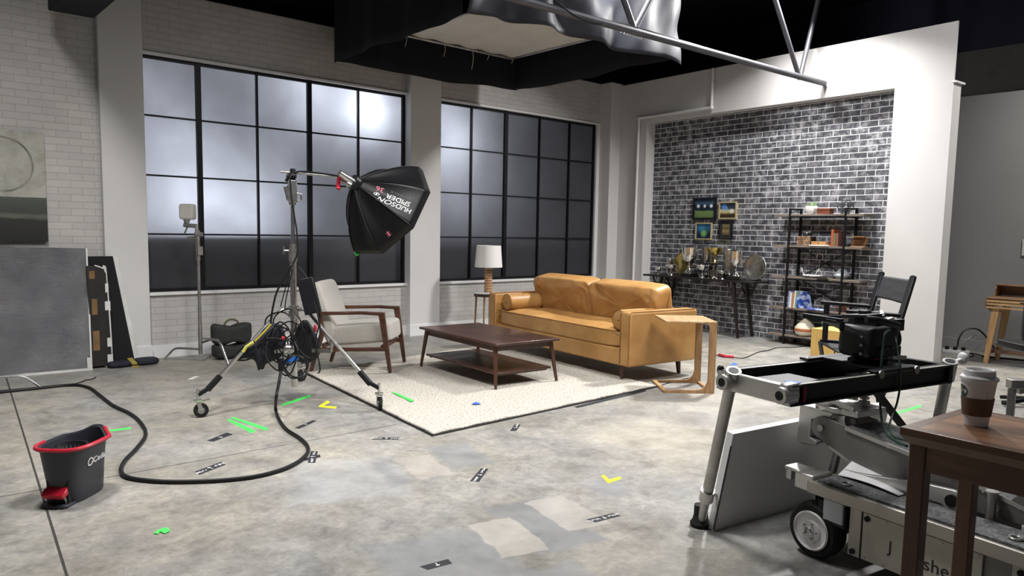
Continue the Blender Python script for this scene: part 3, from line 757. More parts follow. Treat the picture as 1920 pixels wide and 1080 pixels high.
picture('gold framed picture of a crowd waving a blue flag, upper right of the four', 1.912, 2.226, 1.685, 1.94, .020, M_FRGOLD, artmat('crowd_with_flag', [(0,(.02,.01,.005)),(.25,(.05,.03,.01)),(.38,(.5,.42,.2)),(.52,(.45,.45,.35)),(.62,(.03,.04,.06)),(1,(.02,.03,.06))], [(-.07,.06,.06,(.10,.25,.62)),(-.03,.03,.04,(.12,.28,.6)),(.07,-.01,.04,(.75,.78,.75))], lo=-.11, hi=.11))
picture('pale gold framed picture of a glowing green stadium under a blue sky', 1.492, 1.802, 1.372, 1.632, .020, M_FRGOLD, artmat('stadium_at_night', [(0,(.005,.01,.04)),(.3,(.005,.02,.06)),(.55,(.02,.08,.16)),(1,(.03,.16,.30))], [(.0,-.03,.07,(.22,.45,.12)),(-.04,.06,.08,(.05,.22,.40))], lo=-.11, hi=.11))
picture('small sepia picture in a wide black mount, lower right of the four', 1.931, 2.168, 1.388, 1.664, .012, M_FRBLACK, artmat('sepia_players', [(0,(.05,.03,.01)),(.4,(.30,.22,.10)),(.6,(.10,.07,.03)),(1,(.20,.17,.08))], nsc=40, namt=.5, lo=-.08, hi=.08), .045, plain('charcoal_mount', (.025,.025,.028), .6))

# shelf unit
M_GREYWOOD = wood('weathered_grey_wood', srgb(92,82,74), srgb(136,124,112), .65, 0, 4, 8)
sh = wthing('shelving_unit', 'tall black metal shelving unit with five weathered wood shelves against the dark brick', 'shelf', 3.65, -.04, 0)
SZ = [1.725, 1.315, .90, .482, .115]
for sx in (-1, 1):
    for y in (-.13, .13):
        m = MB(); m.box((sx*.385, y, .91), (.026, .026, 1.82)); m.build('post', M_BLKMETAL, sh, bevel=.002)
    m = MB(); m.box((sx*.385, 0, 1.808), (.026, .26, .024)); m.build('top_rail', M_BLKMETAL, sh, bevel=.002)
for z in SZ:
    m = MB(); m.box((.0, 0, z), (1.24, .272, .030)); m.build('shelf_board', M_GREYWOOD, sh, bevel=.002)
    for y in (-.141, .141): m = MB(); m.box((0, y, z-.018), (.78, .012, .02)); m.build('shelf_rail', M_BLKMETAL, sh)
for a, b in ((1.30, .90), (.88, .50)):
    m = MB(); m.cyl((-.37, .142, a), (.37, .142, b), .006, n=6); m.cyl((.37, .142, a), (-.37, .142, b), .006, n=6); m.build('cross_brace', M_BLKMETAL, sh)
def son(z): return SZ[z]+.0155
M_WHITECER = plain('white_ceramic', (.78,.78,.77), .3, var=.02)
M_LEAFPALE = plain('pale_green_succulent', (.22,.30,.16), .5, var=.5, vs=40); M_LEAF = plain('dark_green_leaf', (.025,.07,.03), .45, var=.4, vs=20)
GR = 'ornaments on the metal shelving unit'
p = wthing('potted_succulent', 'succulent in a white faceted bowl on the top shelf at the left', 'plant', 3.52, .01, son(0))
m = MB(); m.lathe([(0,0),(.045,0),(.078,.045),(.084,.075),(.074,.105),(.064,.105),(.07,.08),(0,.085)], n=9); m.build('plant_pot', M_WHITECER, p, smooth=False)
m = MB()
for k in range(70):
    a = random.uniform(0, 2*PI); el = random.uniform(.1, 1.5); r = random.uniform(.03, .05); c = Vector((random.uniform(-.035,.035), random.uniform(-.035,.035), .10))
    d = Vector((math.cos(a)*math.cos(el), math.sin(a)*math.cos(el), math.sin(el)*1.1)); m.cyl(c, c+d*r*1.3, .011, .002, 6)
m.build('succulent_leaves', M_LEAFPALE, p)
b = wthing('wooden_keepsake_box', 'reddish brown wooden box on the top shelf between plant and wire ball', 'box', 3.72, .02, son(0))
m = MB(); m.box((0,0,.024), (.17,.11,.048)); m.build('box_body', wood('red_brown_wood', srgb(84,42,26), srgb(130,70,44), .5), b, bevel=.004)
m = MB(); m.box((0,0,.062), (.176,.116,.026)); m.build('box_lid', wood('red_brown_wood_lid', srgb(90,46,28), srgb(138,76,48), .5), b, bevel=.004)
m = MB(); phi = (1+5**.5)/2; vs = [Vector(v) for a in (-1,1) for c in (-phi,phi) for v in ((0,a,c),(a,c,0),(c,0,a))]; vs = [v*.052 for v in vs]
for i in range(12):
    for j in range(i):
        if (vs[i]-vs[j]).length < .11:
            m.cyl(vs[i], vs[j], .0028, n=5)
            mid = (vs[i]+vs[j])/2*1.02
            for q in (i, j): m.cyl(mid, vs[q]*.5, .0018, n=4)
o = m.build('wire_ball_ornament', M_BLKMETAL); o.location = wp(3.955, -.04, son(0)+.091)
tag(o, 'black wire geodesic ball on the top shelf at the right', 'ornament', GR)
# second shelf
lg = wthing('stacked_log_block', 'block of tightly stacked cut logs under the vintage camera', 'ornament', 3.47, .0, son(1), GR)
m = MB(); m.box((0,0,.0615), (.19,.13,.117)); m.build('block_core', plain('dark_bark', (.03,.018,.01), .9), lg)
M_LOGEND = plain('cut_log_ends', (.34,.21,.12), .8, var=.6, vs=30); k = 0
for i in range(8):
    for j in range(5):
        m = MB(); x = -.082+i*.0235+random.uniform(-.003,.003); z = .014+j*.024
        m.cyl((x, -.074, z), (x, -.060, z), random.uniform(.008,.012), n=8); m.build('log_end', M_LOGEND, lg)
vc = wthing('vintage_camera', 'small silver and black vintage camera on the block of logs', 'camera', 3.48, .01, son(1)+.121, GR)
m = MB(); m.box((0,0,.030), (.115,.035,.042)); m.build('camera_body', M_BLKPLASTIC, vc, bevel=.005)
m = MB(); m.box((0,0,.058), (.118,.037,.018)); m.box((0,0,.004), (.118,.037,.008)); m.cyl((.035,0,.065),(.035,0,.076),.010); m.cyl((-.04,0,.065),(-.04,0,.074),.008); m.build('top_plate', M_CHROME, vc, bevel=.002)
m = MB(); m.cyl((0,-.017,.03),(0,-.045,.03),.022,.019); m.build('lens_barrel', M_CHROME, vc)
m = MB(); m.cyl((0,-.0445,.03),(0,-.047,.03),.015); m.build('lens_glass', M_BLKPLASTIC, vc)
def book(label, s, d, z, w, t, h, mat, lean=0, group=None, name='book', rot=0):
    o = wthing(name, label, 'book', s, d, z, group, rot)
    m = MB(); m.box((0,0,h/2), (t, w, h)); 
    M_ = Matrix.Rotation(lean, 4, 'Y')
    pages = MB(); pages.box((0,.004,h/2), (t*.78, w-.006, h-.008), M_); pages.build('page_block', M_PAGE, o)
    c = MB()
    c.box((-t/2+t*.05,0,h/2), (t*.1, w, h), M_); c.box((t/2-t*.05,0,h/2), (t*.1, w, h), M_); c.box((0,-w/2+.003,h/2), (t*.9, .006, h), M_)
    c.build('book_cover', mat, o, smooth=False); return o
M_PAGE = plain('paper_pages', (.70,.67,.60), .9)
def cv(n, c, r=.5): return plain('cover_'+n, srgb(*c), r, var=.06)
G2 = 'old books standing on the second shelf'
book('tall terracotta book, first of the upright books on the second shelf', 3.865, .0, son(1), .15, .034, .215, cv('terracotta', (158,84,56)), group=G2)
book('shorter olive green book beside the tall terracotta book', 3.902, .02, son(1), .13, .024, .168, cv('olive', (112,112,78)), group=G2)
book('shorter mauve brown book beside the left of the right shelf post', 3.935, .02, son(1), .13, .030, .170, cv('mauve', (128,84,76)), group=G2)
o = wthing('wooden_cigar_box', 'flat tan wooden box with brass catch lying on a white book', 'box', 3.69, .03, son(1)+.014)
m = MB(); m.box((0,0,.022), (.20,.12,.044)); m.build('box_body', wood('tan_wood', srgb(150,108,66), srgb(184,140,92), .5), o, bevel=.003)
m = MB(); m.box((0,-.062,.024), (.012,.004,.014)); m.build('catch', M_GOLD, o)
m = MB(); m.box((0,0,.006), (.26,.16,.0125)); o = m.build('white_flat_book', M_WHITECER, bevel=.002); o.location = wp(3.70, .03, son(1)); o.rotation_euler = (0,0,WRZ)
tag(o, 'thin white book lying flat under the tan wooden box', 'book')
o = wthing('wooden_lattice_bookend', 'small brown lattice wooden block right of the shelf post on the second shelf', 'ornament', 4.165, -.03, son(1), GR)
m = MB()
for k in range(4): m.bar((-.06+k*.032, 0, .01), (-.06+k*.032+.04, 0, .12), .09, .014, (0,1,0))
m.build('lattice_strip', wood('lattice_wood', srgb(90,58,34), srgb(150,104,66), .6), o)
for z in (.006, .128): m = MB(); m.box((0,0,z), (.17,.11,.011)); m.build('lattice_frame', M_OAK, o)
# third shelf
def ring(pt, r, a=0, tilt=0): return [Vector(pt)+Vector((r*math.cos(t)*math.cos(a), r*math.cos(t)*math.sin(a), r*math.sin(t)+r)) for t in [k*PI/16 for k in range(32)]]
o = wthing('ring_sculpture', 'black wire ring sculpture with a pale figure on the third shelf at the left', 'ornament', 3.44, .02, son(2), GR)
m = MB(); m.tube(ring((0,0,.004), .075, .3), .004, 6, True); m.tube(ring((.07,.02,.004), .062, -.5), .003, 6, True); m.build('wire_ring', M_BLKMETAL, o)
m = MB(); m.puff((.0,0,.10), (.02,.02,.05), 1, 8); m.tube([(.0,0,.08),(.03,-.01,.05),(.06,-.01,.01)], .005, 6, smooth=4); m.tube([(0,0,.08),(-.03,0,.06)], .004, 6); m.build('figure', M_WHITECER, o)
book('dark book lying flat on the third shelf under the magnifier stand', 3.70, .03, son(2)+.012, .22, .022, .16, cv('charcoal', (46,42,42)), PI/2).location += Vector((0,0,0))
m = MB(); m.box((0,0,.006), (.24,.15,.013)); o = m.build('white_flat_book', M_WHITECER, bevel=.002); o.location = wp(3.62, .03, son(2)+.0245); o.rotation_euler = (0,0,WRZ)
tag(o, 'white book lying on the dark book on the third shelf', 'book')
o = wthing('magnifier_stand', 'silver magnifying glass on a small tripod stand on the third shelf', 'ornament', 3.68, .02, son(2)+.038, GR)
m = MB(); m.tube([(.045*math.cos(t), 0, .235+.045*math.sin(t)) for t in [k*PI/12 for k in range(24)]], .004, 6, True); m.build('lens_ring', M_CHROME, o)
m = MB(); m.cyl((0,0,.06),(0,0,.19),.004)
for k in range(3): a = k*2.1; m.cyl((0,0,.08), (.05*math.cos(a), .05*math.sin(a), 0.002), .004)
m.build('tripod', M_CHROME, o)
o = wthing('faceted_vase', 'pale grey faceted low vase on the third shelf at the right', 'vase', 3.955, -.05, son(2), None)
m = MB(); m.lathe([(0,0),(.055,0),(.100,.045),(.095,.06),(.055,.105),(.03,.13),(.022,.128),(0,.11)], n=11); m.build('vase_body', plain('pale_grey_ceramic', (.45,.50,.52), .5), o, smooth=False)
# fourth shelf
G3 = 'colourful books leaning on the fourth shelf'
def mot(n, a, b_):
    m, b = newmat(n); ln(m, ramp(m, nz(m, coords(m), 14, 3), [(.45, a), (.58, b_)]), b.inputs['Base Color']); b.inputs['Roughness'].default_value = .4; return m
book('tall lilac book, first on the left of the fourth shelf', 3.32, .01, son(3), .19, .020, .225, cv('lilac', (150,160,200)), .03, G3)
book('white book next to the lilac book on the fourth shelf', 3.347, .02, son(3), .18, .024, .205, cv('white', (222,222,226)), .04, G3)
book('orange spined book between white and blue books on the fourth shelf', 3.376, .02, son(3), .17, .018, .21, cv('orange', (196,122,66)), .05, G3)
book('pale mint spined book leaning on the fourth shelf', 3.40, .01, son(3), .19, .020, .23, cv('mint', (200,220,215)), .06, G3)
bk = MB(); bk.box((0,0,.115), (.014,.20,.23), Matrix.Rotation(-.34, 4, 'Y') ); o = bk.build('leaning_book', mot('blue_cloud_cover', srgb(40,70,150), srgb(180,195,225)), bevel=.001); o.location = wp(3.50, .0, son(3)+.003); o.rotation_euler = (0,0,WRZ-.5)
tag(o, 'blue and white patterned book leaning against the others with its cover showing', 'book', G3)
m = MB(); m.box((0,0,.010), (.24,.17,.020)); o = m.build('blue_flat_book', mot('blue_flat_cover', srgb(70,90,170), srgb(190,200,230)), bevel=.002); o.location = wp(3.70, .03, son(3)); o.rotation_euler = (0,0,WRZ+.1)
tag(o, 'blue and white book lying flat on the fourth shelf', 'book')
o = wthing('wheel_sculpture', 'silver wire bicycle wheel ornament on the flat blue book', 'ornament', 3.74, .03, son(3)+.021, GR)
m = MB(); m.tube(ring((0,0,.003), .066, .1), .003, 6, True); m.build('wheel_rim', M_CHROME, o)
m = MB()
for k in range(5): a = k*1.257+.3; m.cyl((0,0,.069), (.064*math.cos(a), 0, .069+.064*math.sin(a)), .0018, n=5)
m.build('spoke', M_CHROME, o); m = MB(); m.tube(ring((.05,.02,.003), .045, 1.1), .003, 6, True); m.build('small_ring', M_BLKMETAL, o)
m = MB()
for k in range(7):
    a = k*PI/7; e = (k % 3-1)*.6; d = Vector((math.cos(a)*math.cos(e), math.sin(a)*math.cos(e), math.sin(e))); m.cyl(d*-.085, d*.085, .010, n=6)
o = m.build('starburst_ornament', wood('starburst_wood', srgb(110,66,46), srgb(156,98,70), .6)); o.location = wp(3.99, -.05, son(3)+.062)
tag(o, 'brown wooden starburst jack ornament on the fourth shelf', 'ornament', GR)
# bottom shelf
def band(z, h, c1, c2, c3):
    m, b = newmat('banded_vase_glaze'); sep = node(m, 'ShaderNodeSeparateXYZ'); ln(m, coords(m), sep.inputs[0])
    r = node(m, 'ShaderNodeValToRGB'); r.color_ramp.interpolation = 'CONSTANT'; e = r.color_ramp.elements
    e[0].color = c4(c3); e[1].position = z; e[1].color = c4(c2); q = e.new(h); q.color = c4(c1)
    ln(m, math_(m, 'MULTIPLY', sep.outputs[2], 4), r.inputs[0]); ln(m, r.outputs[0], b.inputs['Base Color']); b.inputs['Roughness'].default_value = .55; return m
o = wthing('banded_vase', 'large cream teardrop vase with an orange band on the bottom shelf', 'vase', 3.52, .0, son(4))
m = MB(); m.lathe([(0,0),(.075,0),(.12,.03),(.138,.075),(.130,.115),(.095,.165),(.05,.205),(.022,.228),(.024,.24),(.016,.238),(0,.22)], n=36); m.build('vase_body', band(.26, .42, srgb(196,188,168), srgb(160,96,58), srgb(214,206,190)), o)
o = wthing('small_potted_plant', 'small dark-leaved plant in a square white pot behind the plywood box', 'plant', 3.83, .05, son(4))
m = MB(); m.box((0,0,.05), (.10,.10,.10)); m.build('plant_pot', M_WHITECER, o, bevel=.004)
m = MB()
for k in range(12):
    a = k*2.4; h = .05+.011*k; c = Vector((.012*math.cos(a*2), 0, .1+h*.8)); m.puff(c+Vector((.03*math.cos(a), .03*math.sin(a), .01)), (.055,.035,.05), 1, 6, rot=(a, .5, a))
m.cyl((0,0,.1),(0,0,.2),.004); m.build('plant_leaves', M_LEAF, o)
# ================================================================ STANDS, SOFTBOX, CABLES, BUCKET, LEFT WALL
def rel(o, P): return [Vector(p)-o for p in P]
CB = Vector((2.67, 5.78, 0))
st = thing('rolling_light_stand', 'chrome rolling light stand on casters in front of the grey armchair', 'light stand', CB)
def zs(y): return vz(CB, y)
m = MB(); m.cyl((0,0,.13), (0,0,zs(487)), .026); m.build('column', M_CHROME, st)
m = MB(); m.cyl((0,0,zs(490)), (0,0,zs(466)), .034); m.cyl((0,0,zs(474)), (0,0,zs(458)), .026); m.build('riser_collar', M_DULLSTEEL, st)
m = MB(); m.cyl((0,0,zs(486)), (0,0,zs(375)), .016); m.build('riser', M_CHROME, st)
m = MB(); lr = -rgt; lr.z = 0; lr.normalize()
m.cyl((0,0,zs(470)), lr*.075+Vector((0,0,zs(470))), .007); m.bar(lr*.075+Vector((0,0,zs(462))), lr*.075+Vector((0,0,zs(477))), .014, .010); m.build('clamp_knob', M_CHROME, st)
m = MB(); zt = zs(380); z9 = zs(338)
m.cyl((0,0,zt-.02), (0,0,z9), .028); m.box((0,0,(zt+z9)/2), (.05,.07,z9-zt)); m.tube([lr*-.03+Vector((0,0,zt+.01)), lr*-.07+Vector((0,0,zt+.02)), lr*-.07+Vector((0,0,zt+.07)), lr*-.03+Vector((0,0,zt+.08))], .009, 6); m.cyl(lr*.03+Vector((0,0,zt+.02)), lr*.055+Vector((0,0,zt+.13)), .018)
m.build('top_casting', M_CHROME, st, bevel=.004)
hz = zs(580)
m = MB(); m.cyl((0,0,hz-.05), (0,0,hz+.03), .040); m.build('leg_hub', M_DULLSTEEL, st)
def caster(P, root, hd):
    o = root.location
    c = MB(); u = Vector((math.cos(hd), math.sin(hd), 0)); v = Vector((-u.y, u.x, 0)); w = P-o+Vector((0,0,.056))-u*.02
    c.cyl(w-v*.014, w+v*.014, .054, n=22); tire = c.build('caster_wheel', M_RUBBER, root, bevel=.004)
    c = MB(); c.cyl(w-v*.017, w+v*.017, .026, n=16); c.build('wheel_hub', M_DULLSTEEL, tire)
    c = MB()
    for s in (-1, 1): c.bar(w+v*s*.022, P-o+v*s*.018+Vector((0,0,.128)), .030, .004, tuple(v))
    c.box(P-o+Vector((0,0,.132)), (.05,.05,.014)); c.cyl(P-o+Vector((0,0,.13)), P-o+Vector((0,0,.215)), .012); c.bar(P-o+Vector((0,0,.12)), P-o-u*.085+Vector((0,0,.135)), .028, .006); c.build('caster_fork', M_CHROME, root)
feet = []
for k, F in enumerate((fl(372,783), fl(711,768), CB+Vector((.44,.76,0)))):
    d = F-CB; d.z = 0; L = d.length; d.normalize()
    m = MB(); pts = [d*.03+Vector((0,0,hz)), d*.10+Vector((0,0,hz+.005)), d*.15+Vector((0,0,hz-.03)), d*(L-.16)+Vector((0,0,.235+.05))]
    m.tube(pts, .015, 8); lg = m.build('leg', M_CHROME, st)
    a, b = pts[2], pts[3]; e = (b-a).normalized()
    m = MB(); m.bar(b-e*.02, b+e*.12, .040, .034); m.bar(b+e*.10, Vector((d.x*L, d.y*L, .175)), .03, .025); m.build('leg_sleeve', M_BLKPLASTIC, lg)
    mid = a.lerp(b, .42); zb = zs(656)
    m = MB(); m.bar(d*.02+Vector((0,0,zb)), Vector((mid.x, mid.y, zb+.01)), .008, .030); m.bar(Vector((mid.x,mid.y,zb)), mid, .012, .02); m.build('brace', M_DULLSTEEL, st)
    caster(F, st, (2.9, 1.2, .3)[k])
m = MB(); m.cyl((0,0,zs(667)), (0,0,zs(650)), .034); m.build('brace_collar', M_DULLSTEEL, st)
# boom arm
D0 = depth(CB+Vector((0,0,1.7)))
def q6(x, y, dd=0): return atd(x, y, D0+dd)
o0 = q6(549, 322)
ba = thing('boom_arm', 'thin chrome boom arm reaching right from the top of the rolling stand', 'arm', o0)
m = MB(); m.cyl(q6(527,322)-o0, q6(640,332,.05)-o0, .010); m.build('rod', M_CHROME, ba)
m = MB(); m.cyl(q6(549,345)-o0, q6(549,317)-o0, .022); m.cyl(q6(538,330,-.03)-o0, q6(555,330,-.03)-o0, .020); m.cyl(q6(536,340,-.04)-o0, q6(545,326,-.04)-o0, .012); m.build('grip_head', M_BLKMETAL, ba)
# softbox
HB = q6(668, 346, .05)
AX = (fwd*.66+rgt*.58+dwn*.47).normalized()
E1 = (rgt*.576-dwn*.815); E1 = (E1-AX*E1.dot(AX)).normalized(); E2 = AX.cross(E1)
if E2.dot(rgt) < 0: E2 = -E2
sb = thing('octagonal_softbox', 'black octagonal softbox on the boom arm tilted towards the set, lettering upside down', 'softbox', HB)
RS, LS = .450, .36
def sbp(ang, t, w=1):
    """ang in units of vertices (0..8), t 0 hub - 1 rim"""
    k = math.floor(ang); f = ang-k
    rr = .055+(RS-.055)*(.55*t+.45*math.sin(t*PI/2))
    a0, a1 = k*PI/4, (k+1)*PI/4
    p = (E1*math.cos(a0)+E2*math.sin(a0)).lerp(E1*math.cos(a1)+E2*math.sin(a1), f)*rr
    sag = math.sin(f*PI)*.030*math.sin(t*PI)
    wr = .010*noise.noise(Vector((ang*3.1, t*2.2, 5)))*math.sin(t*PI)*w
    z = LS*(t**1.12)
    return AX*(z+sag)+p*(1-sag*.8)+(p.normalized() if p.length else p)*wr
def sbgrid(t0, t1, nt, off=0):
    m = MB(); n = 96
    vs = [sbp(8*i/n, t0+(t1-t0)*j/nt) for j in range(nt+1) for i in range(n)]
    fs = [(j*n+i, j*n+(i+1)%n, (j+1)*n+(i+1)%n, (j+1)*n+i) for j in range(nt) for i in range(n)]
    return m.add(vs, fs)
M_SBFAB = plain('black_softbox_fabric', (.005,.005,.006), .45, var=.2, vs=5, spec=.25)
sbgrid(0, 1, 18).build('softbox_shell', M_SBFAB, sb, thick=.004, angle=180)
m = MB(); n = 8; rim = [sbp(k, 1) for k in range(8)]
m.add([p for p in rim]+[p+AX*.045 for p in rim], [(i,(i+1)%8,8+(i+1)%8,8+i) for i in range(8)]); m.build('front_lip', M_SBFAB, sb, smooth=False, thick=.004)
m = MB(); m.add([p+AX*.028-(p-AX*LS)*.01 for p in rim], [tuple(range(8))]); m.build('front_diffuser', M_SHADE, sb, smooth=False, thick=.002)
m = MB()
for k in range(8): m.tube([sbp(k+.0001, t/10)*1.0-AX*.004 for t in range(11)], .0045, 5)
m.build('rib_seams', M_SBFAB, sb)
m = MB(); m.cyl(-AX*.05, AX*.03, .062, .058, 20); m.build('speed_ring', M_BLKPLASTIC, sb)
m = MB(); m.cyl(-AX*.16-rgt*.02, -AX*.04, .026, .034, 16); m.puff(AX*-.05+rgt*-.03+dwn*.03, (.05,.05,.05), 1, 8); m.build('lamp_head', M_CHROME, sb)
M_RED = plain('red_anodised_metal', (.45,.02,.04), .4, .3)
m = MB(); p = q6(634,345)-HB
m.bar(q6(636,331)-HB, q6(633,352)-HB, .030, .024); m.bar(q6(634,334)-HB, q6(655,331)-HB, .016, .014); m.bar(q6(655,331)-HB, q6(664,342)-HB, .014, .012); m.cyl(q6(632,352,-.02)-HB, q6(638,354,-.02)-HB, .014); m.build('red_bracket', M_RED, sb, bevel=.003)
m = MB(); m.cyl(q6(640,338)-HB, q6(660,348)-HB, .018, .022); m.build('spigot', M_CHROME, sb)
def text(body, M_, mat, parent, size, name='lettering', ext=.0008, align='CENTER', sx=1, space=1):
    c = bpy.data.curves.new(name, 'FONT'); c.body = body; c.size = size; c.extrude = ext; c.align_x = align; c.align_y = 'CENTER'; c.space_character = space
    c.materials.append(mat); t_ = bpy.data.objects.new(name, c); COL.objects.link(t_); me = bpy.data.meshes.new_from_object(t_.evaluated_get(bpy.context.evaluated_depsgraph_get())); bpy.data.objects.remove(t_)
    me.name = name; o = bpy.data.objects.new(name, me); COL.objects.link(o); o.parent = parent
    o.matrix_basis = M_ @ Matrix.Diagonal((sx, 1, 1, 1)); return o
M_WTEXT = plain('white_print', (.75,.75,.75), .6, var=.02); M_RTEXT = plain('pink_red_print', (.60,.16,.22), .6, var=.02); M_GTEXT = plain('grey_print', (.10,.10,.105), .6, var=.02)
# find the panel between the two vertices that face the lens (right-hand side)
def pxof(p):
    v = Vector(p)-Vector((0,0,CAM_H)); return 960+FPX*v.dot(rgt)/v.dot(fwd), PCY+FPX*v.dot(dwn)/v.dot(fwd)
best = min(range(8), key=lambda k: (pxof(HB+sbp(k+.5, .62))[0]-744)**2+(pxof(HB+sbp(k+.5, .62))[1]-378)**2)
def panel_frame(k, f, t, lift=.004):
    P = sbp(k+f, t, .3); T = (sbp(k+f, t+.12, 0)-sbp(k+f, t-.12, 0)).normalized(); L = (sbp(k+f+.2, t, 0)-sbp(k+f-.2, t, 0)).normalized()
    X = -T; Y = L-X*L.dot(X); Y.normalize(); Z = X.cross(Y)
    if Z.dot(fwd) > 0: Y = -Y; Z = -Z
    m4 = Matrix((X, Y, Z)).transposed().to_4x4(); m4.translation = P+Z*lift; return m4, Y
PF, YV = panel_frame(best, .5, .60, .014)
sgn = 1
def wrap(o, k, f0, t0, lift=.004):
    Lt = (sbp(k+f0, t0+.1, 0)-sbp(k+f0, t0-.1, 0)).length/.2
    sgn = 1 if YV.dot(sbp(k+f0+.2, t0, 0)-sbp(k+f0-.2, t0, 0)) > 0 else -1
    M_ = o.matrix_basis.copy(); o.matrix_basis = Matrix()
    for v in o.data.vertices:
        q = M_ @ v.co; t = t0-q.x/Lt; wd = (sbp(k+.9, t, 0)-sbp(k+.1, t, 0)).length/.8; f = f0+sgn*q.y/wd
        p = sbp(k+f, t); n = (sbp(k+f, t+.03)-sbp(k+f, t-.03)).cross(sbp(k+f+.04, t)-sbp(k+f-.04, t)).normalized()
        if n.dot(fwd) > 0: n = -n
        v.co = p+n*(lift+q.z)
I4 = Matrix()
for w_, y_, sz_, mt_, sx_, sp_ in (('HUDSON', .066, .060, M_WTEXT, 1.12, 1), ('SPIDER', .012, .060, M_WTEXT, 1.12, 1), ('REDBACK', -.034, .028, M_GTEXT, 1.15, 1.3)):
    wrap(text(w_, Matrix.Translation((0, y_, 0)), mt_, sb, sz_, sx=sx_, space=sp_), best, .5, .62)
wrap(text('36', Matrix.Translation((.160, -.018, 0)), M_RTEXT, sb, .056, sx=1.1), best, .5, .62)
m = MB()
for q in (-1, 1): m.tube([(.165+q*.018*math.cos(t), .036+.012*math.sin(t), .001) for t in [k*PI/8 for k in range(16)]], .0022, 4, True)
m.box((.165, .036, .001), (.008, .028, .002)); o = m.build('spider_emblem', M_WTEXT, sb); wrap(o, best, .5, .62)
kb = (best+1) % 8
fr_, _ = panel_frame(kb, .55, .86, .005)
m = MB(); m.puff((0,0,0), (.05,.010,.002), 1, 8)
for s in (-1, 1):
    for k in range(3): m.tube([(-.012+k*.012, 0, 0), (-.015+k*.014, s*.014, 0), (-.022+k*.020, s*.020, 0)], .0012, 4)
o = m.build('red_spider_mark', M_RTEXT, sb); o.matrix_basis = fr_
M_GREENT = plain('neon_green_tape', srgb(70,235,90), .6, var=.05); M_YELT = plain('neon_yellow_tape', srgb(232,232,40), .6, var=.05); M_BLUET = plain('blue_tape', srgb(60,100,190), .6, var=.08)
M_BLKT = plain('black_gaffer_tape', (.014,.015,.020), .7, var=.2); M_WTAPE = plain('white_tape', (.66,.66,.64), .7)
kg = min(range(8), key=lambda k: (pxof(HB+sbp(k, 1))[0]-668)**2+(pxof(HB+sbp(k, 1))[1]-478)**2)
m = MB(); g = sbp(kg, 1)+AX*.03+dwn*.010; m.add([g+rgt*a*.022+dwn*b*.020+fwd*c for a, b, c in ((-1,-.6,0),(0,-1,.004),(1,-.3,0),(.7,.8,-.004),(-.3,.9,0))], [(0,1,2,3,4)]); m.build('green_tape_tab', M_GREENT, sb, thick=.002)

# cables and bags on the stand
def acable(name, label, pts, r, root=None, mat=None, sm=6, n=6):
    m = MB(); m.tube(pts, r, n, smooth=sm); o = m.build(name, mat or M_CABLE); return tag(o, label, 'cable')
acable('power_cable', 'thin black cable running along the boom arm and down the stand riser', [q6(640,331,-.01), q6(600,325,-.01), q6(560,322,-.01), q6(545,330,-.05), q6(546,360,-.05), q6(551,400,-.04), q6(556,430,-.04), q6(558,470,-.05), q6(551,492,-.05), q6(545,500,-.06)], .0075)
for i, (pp, lb) in enumerate((([(547,498),(535,520),(520,545),(512,575),(508,605),(512,625)], 'thick black cable arching left from the stand to the cable bundle'), ([(545,503),(538,530),(530,560),(526,575)], 'thin black cable hanging just left of the stand column'), ([(548,505),(542,535),(536,562),(534,580)], 'thin black cable hanging closest to the stand column, left side'), ([(560,500),(572,515),(588,540),(594,565),(600,600),(592,640),(600,690),(596,700)], 'black cable falling behind the column on the right side of the stand'))):
    acable('hanging_cable', lb, [q6(x, y, -.08+(.1 if i == 3 else 0)) for x, y in pp], (.008,.0045,.0045,.006)[i])
cbn = thing('cable_bundle', 'tangle of coiled black cables tied to the rolling stand column', 'cable', q6(530,640,-.12))
random.seed(3)
for k in range(11):
    cx, cyy = 533+random.uniform(-12,12), 640+random.uniform(-28,26); rx, ry = random.uniform(12,32), random.uniform(22,44); ph = random.uniform(0, 6)
    if k > 7: cx, cyy, rx, ry = 537+k*2, 688, 22, 20
    m = MB(); m.tube([q6(cx+rx*math.cos(t)*(1+.1*math.sin(3*t+ph)), cyy+ry*math.sin(t)*(1+.08*math.cos(2*t+ph)), -.10-.08*math.sin(t+ph)-.01*k)-cbn.location for t in [i*PI/9 for i in range(18)]], .0062, 6, True, smooth=2)
    m.build('cable_loop', M_CABLE, cbn)
m = MB(); m.tube([q6(500+a, 635+b, -.2)-cbn.location for a, b in ((-15,6),(-5,0),(15,-1),(35,2),(50,8),(62,22),(72,32),(82,36),(92,25),(98,5),(100,-20),(96,-45),(88,-70))], .0062, 6, smooth=5); m.build('cable_loop', M_CABLE, cbn)
m = MB(); m.cyl(q6(527,672,-.2)-cbn.location, q6(527,694,-.2)-cbn.location, .022); m.build('cable_connector', M_BLKPLASTIC, cbn)
m = MB(); m.puff(q6(541,655,-.2)-cbn.location, (.09,.07,.08), .8, 8); m.build('steel_clamp', M_CHROME, cbn)
m = MB(); m.bar(q6(533,679,-.22)-cbn.location, q6(559,671,-.22)-cbn.location, .004, .036); m.build('blue_tag', plain('blue_label_tape', srgb(40,110,200), .5), cbn)
m = MB(); m.puff(q6(531,634,-.22)-cbn.location, (.03,.02,.03), .8, 6); m.build('red_tag', M_RED, cbn)
o = MB(); P_ = q6(572,522,-.02); Q_ = q6(588,588,-.02); o.bar(P_, Q_, .05, .13, tuple(rgt)); b = o.build('power_supply_brick', M_BLKPLASTIC, bevel=.006)
tag(b, 'black rectangular power supply hanging on the right side of the stand', 'power supply')
M_NAVY = plain('navy_canvas', (.010,.011,.022), .8, var=.3, vs=9, bs=.3, bscale=30)
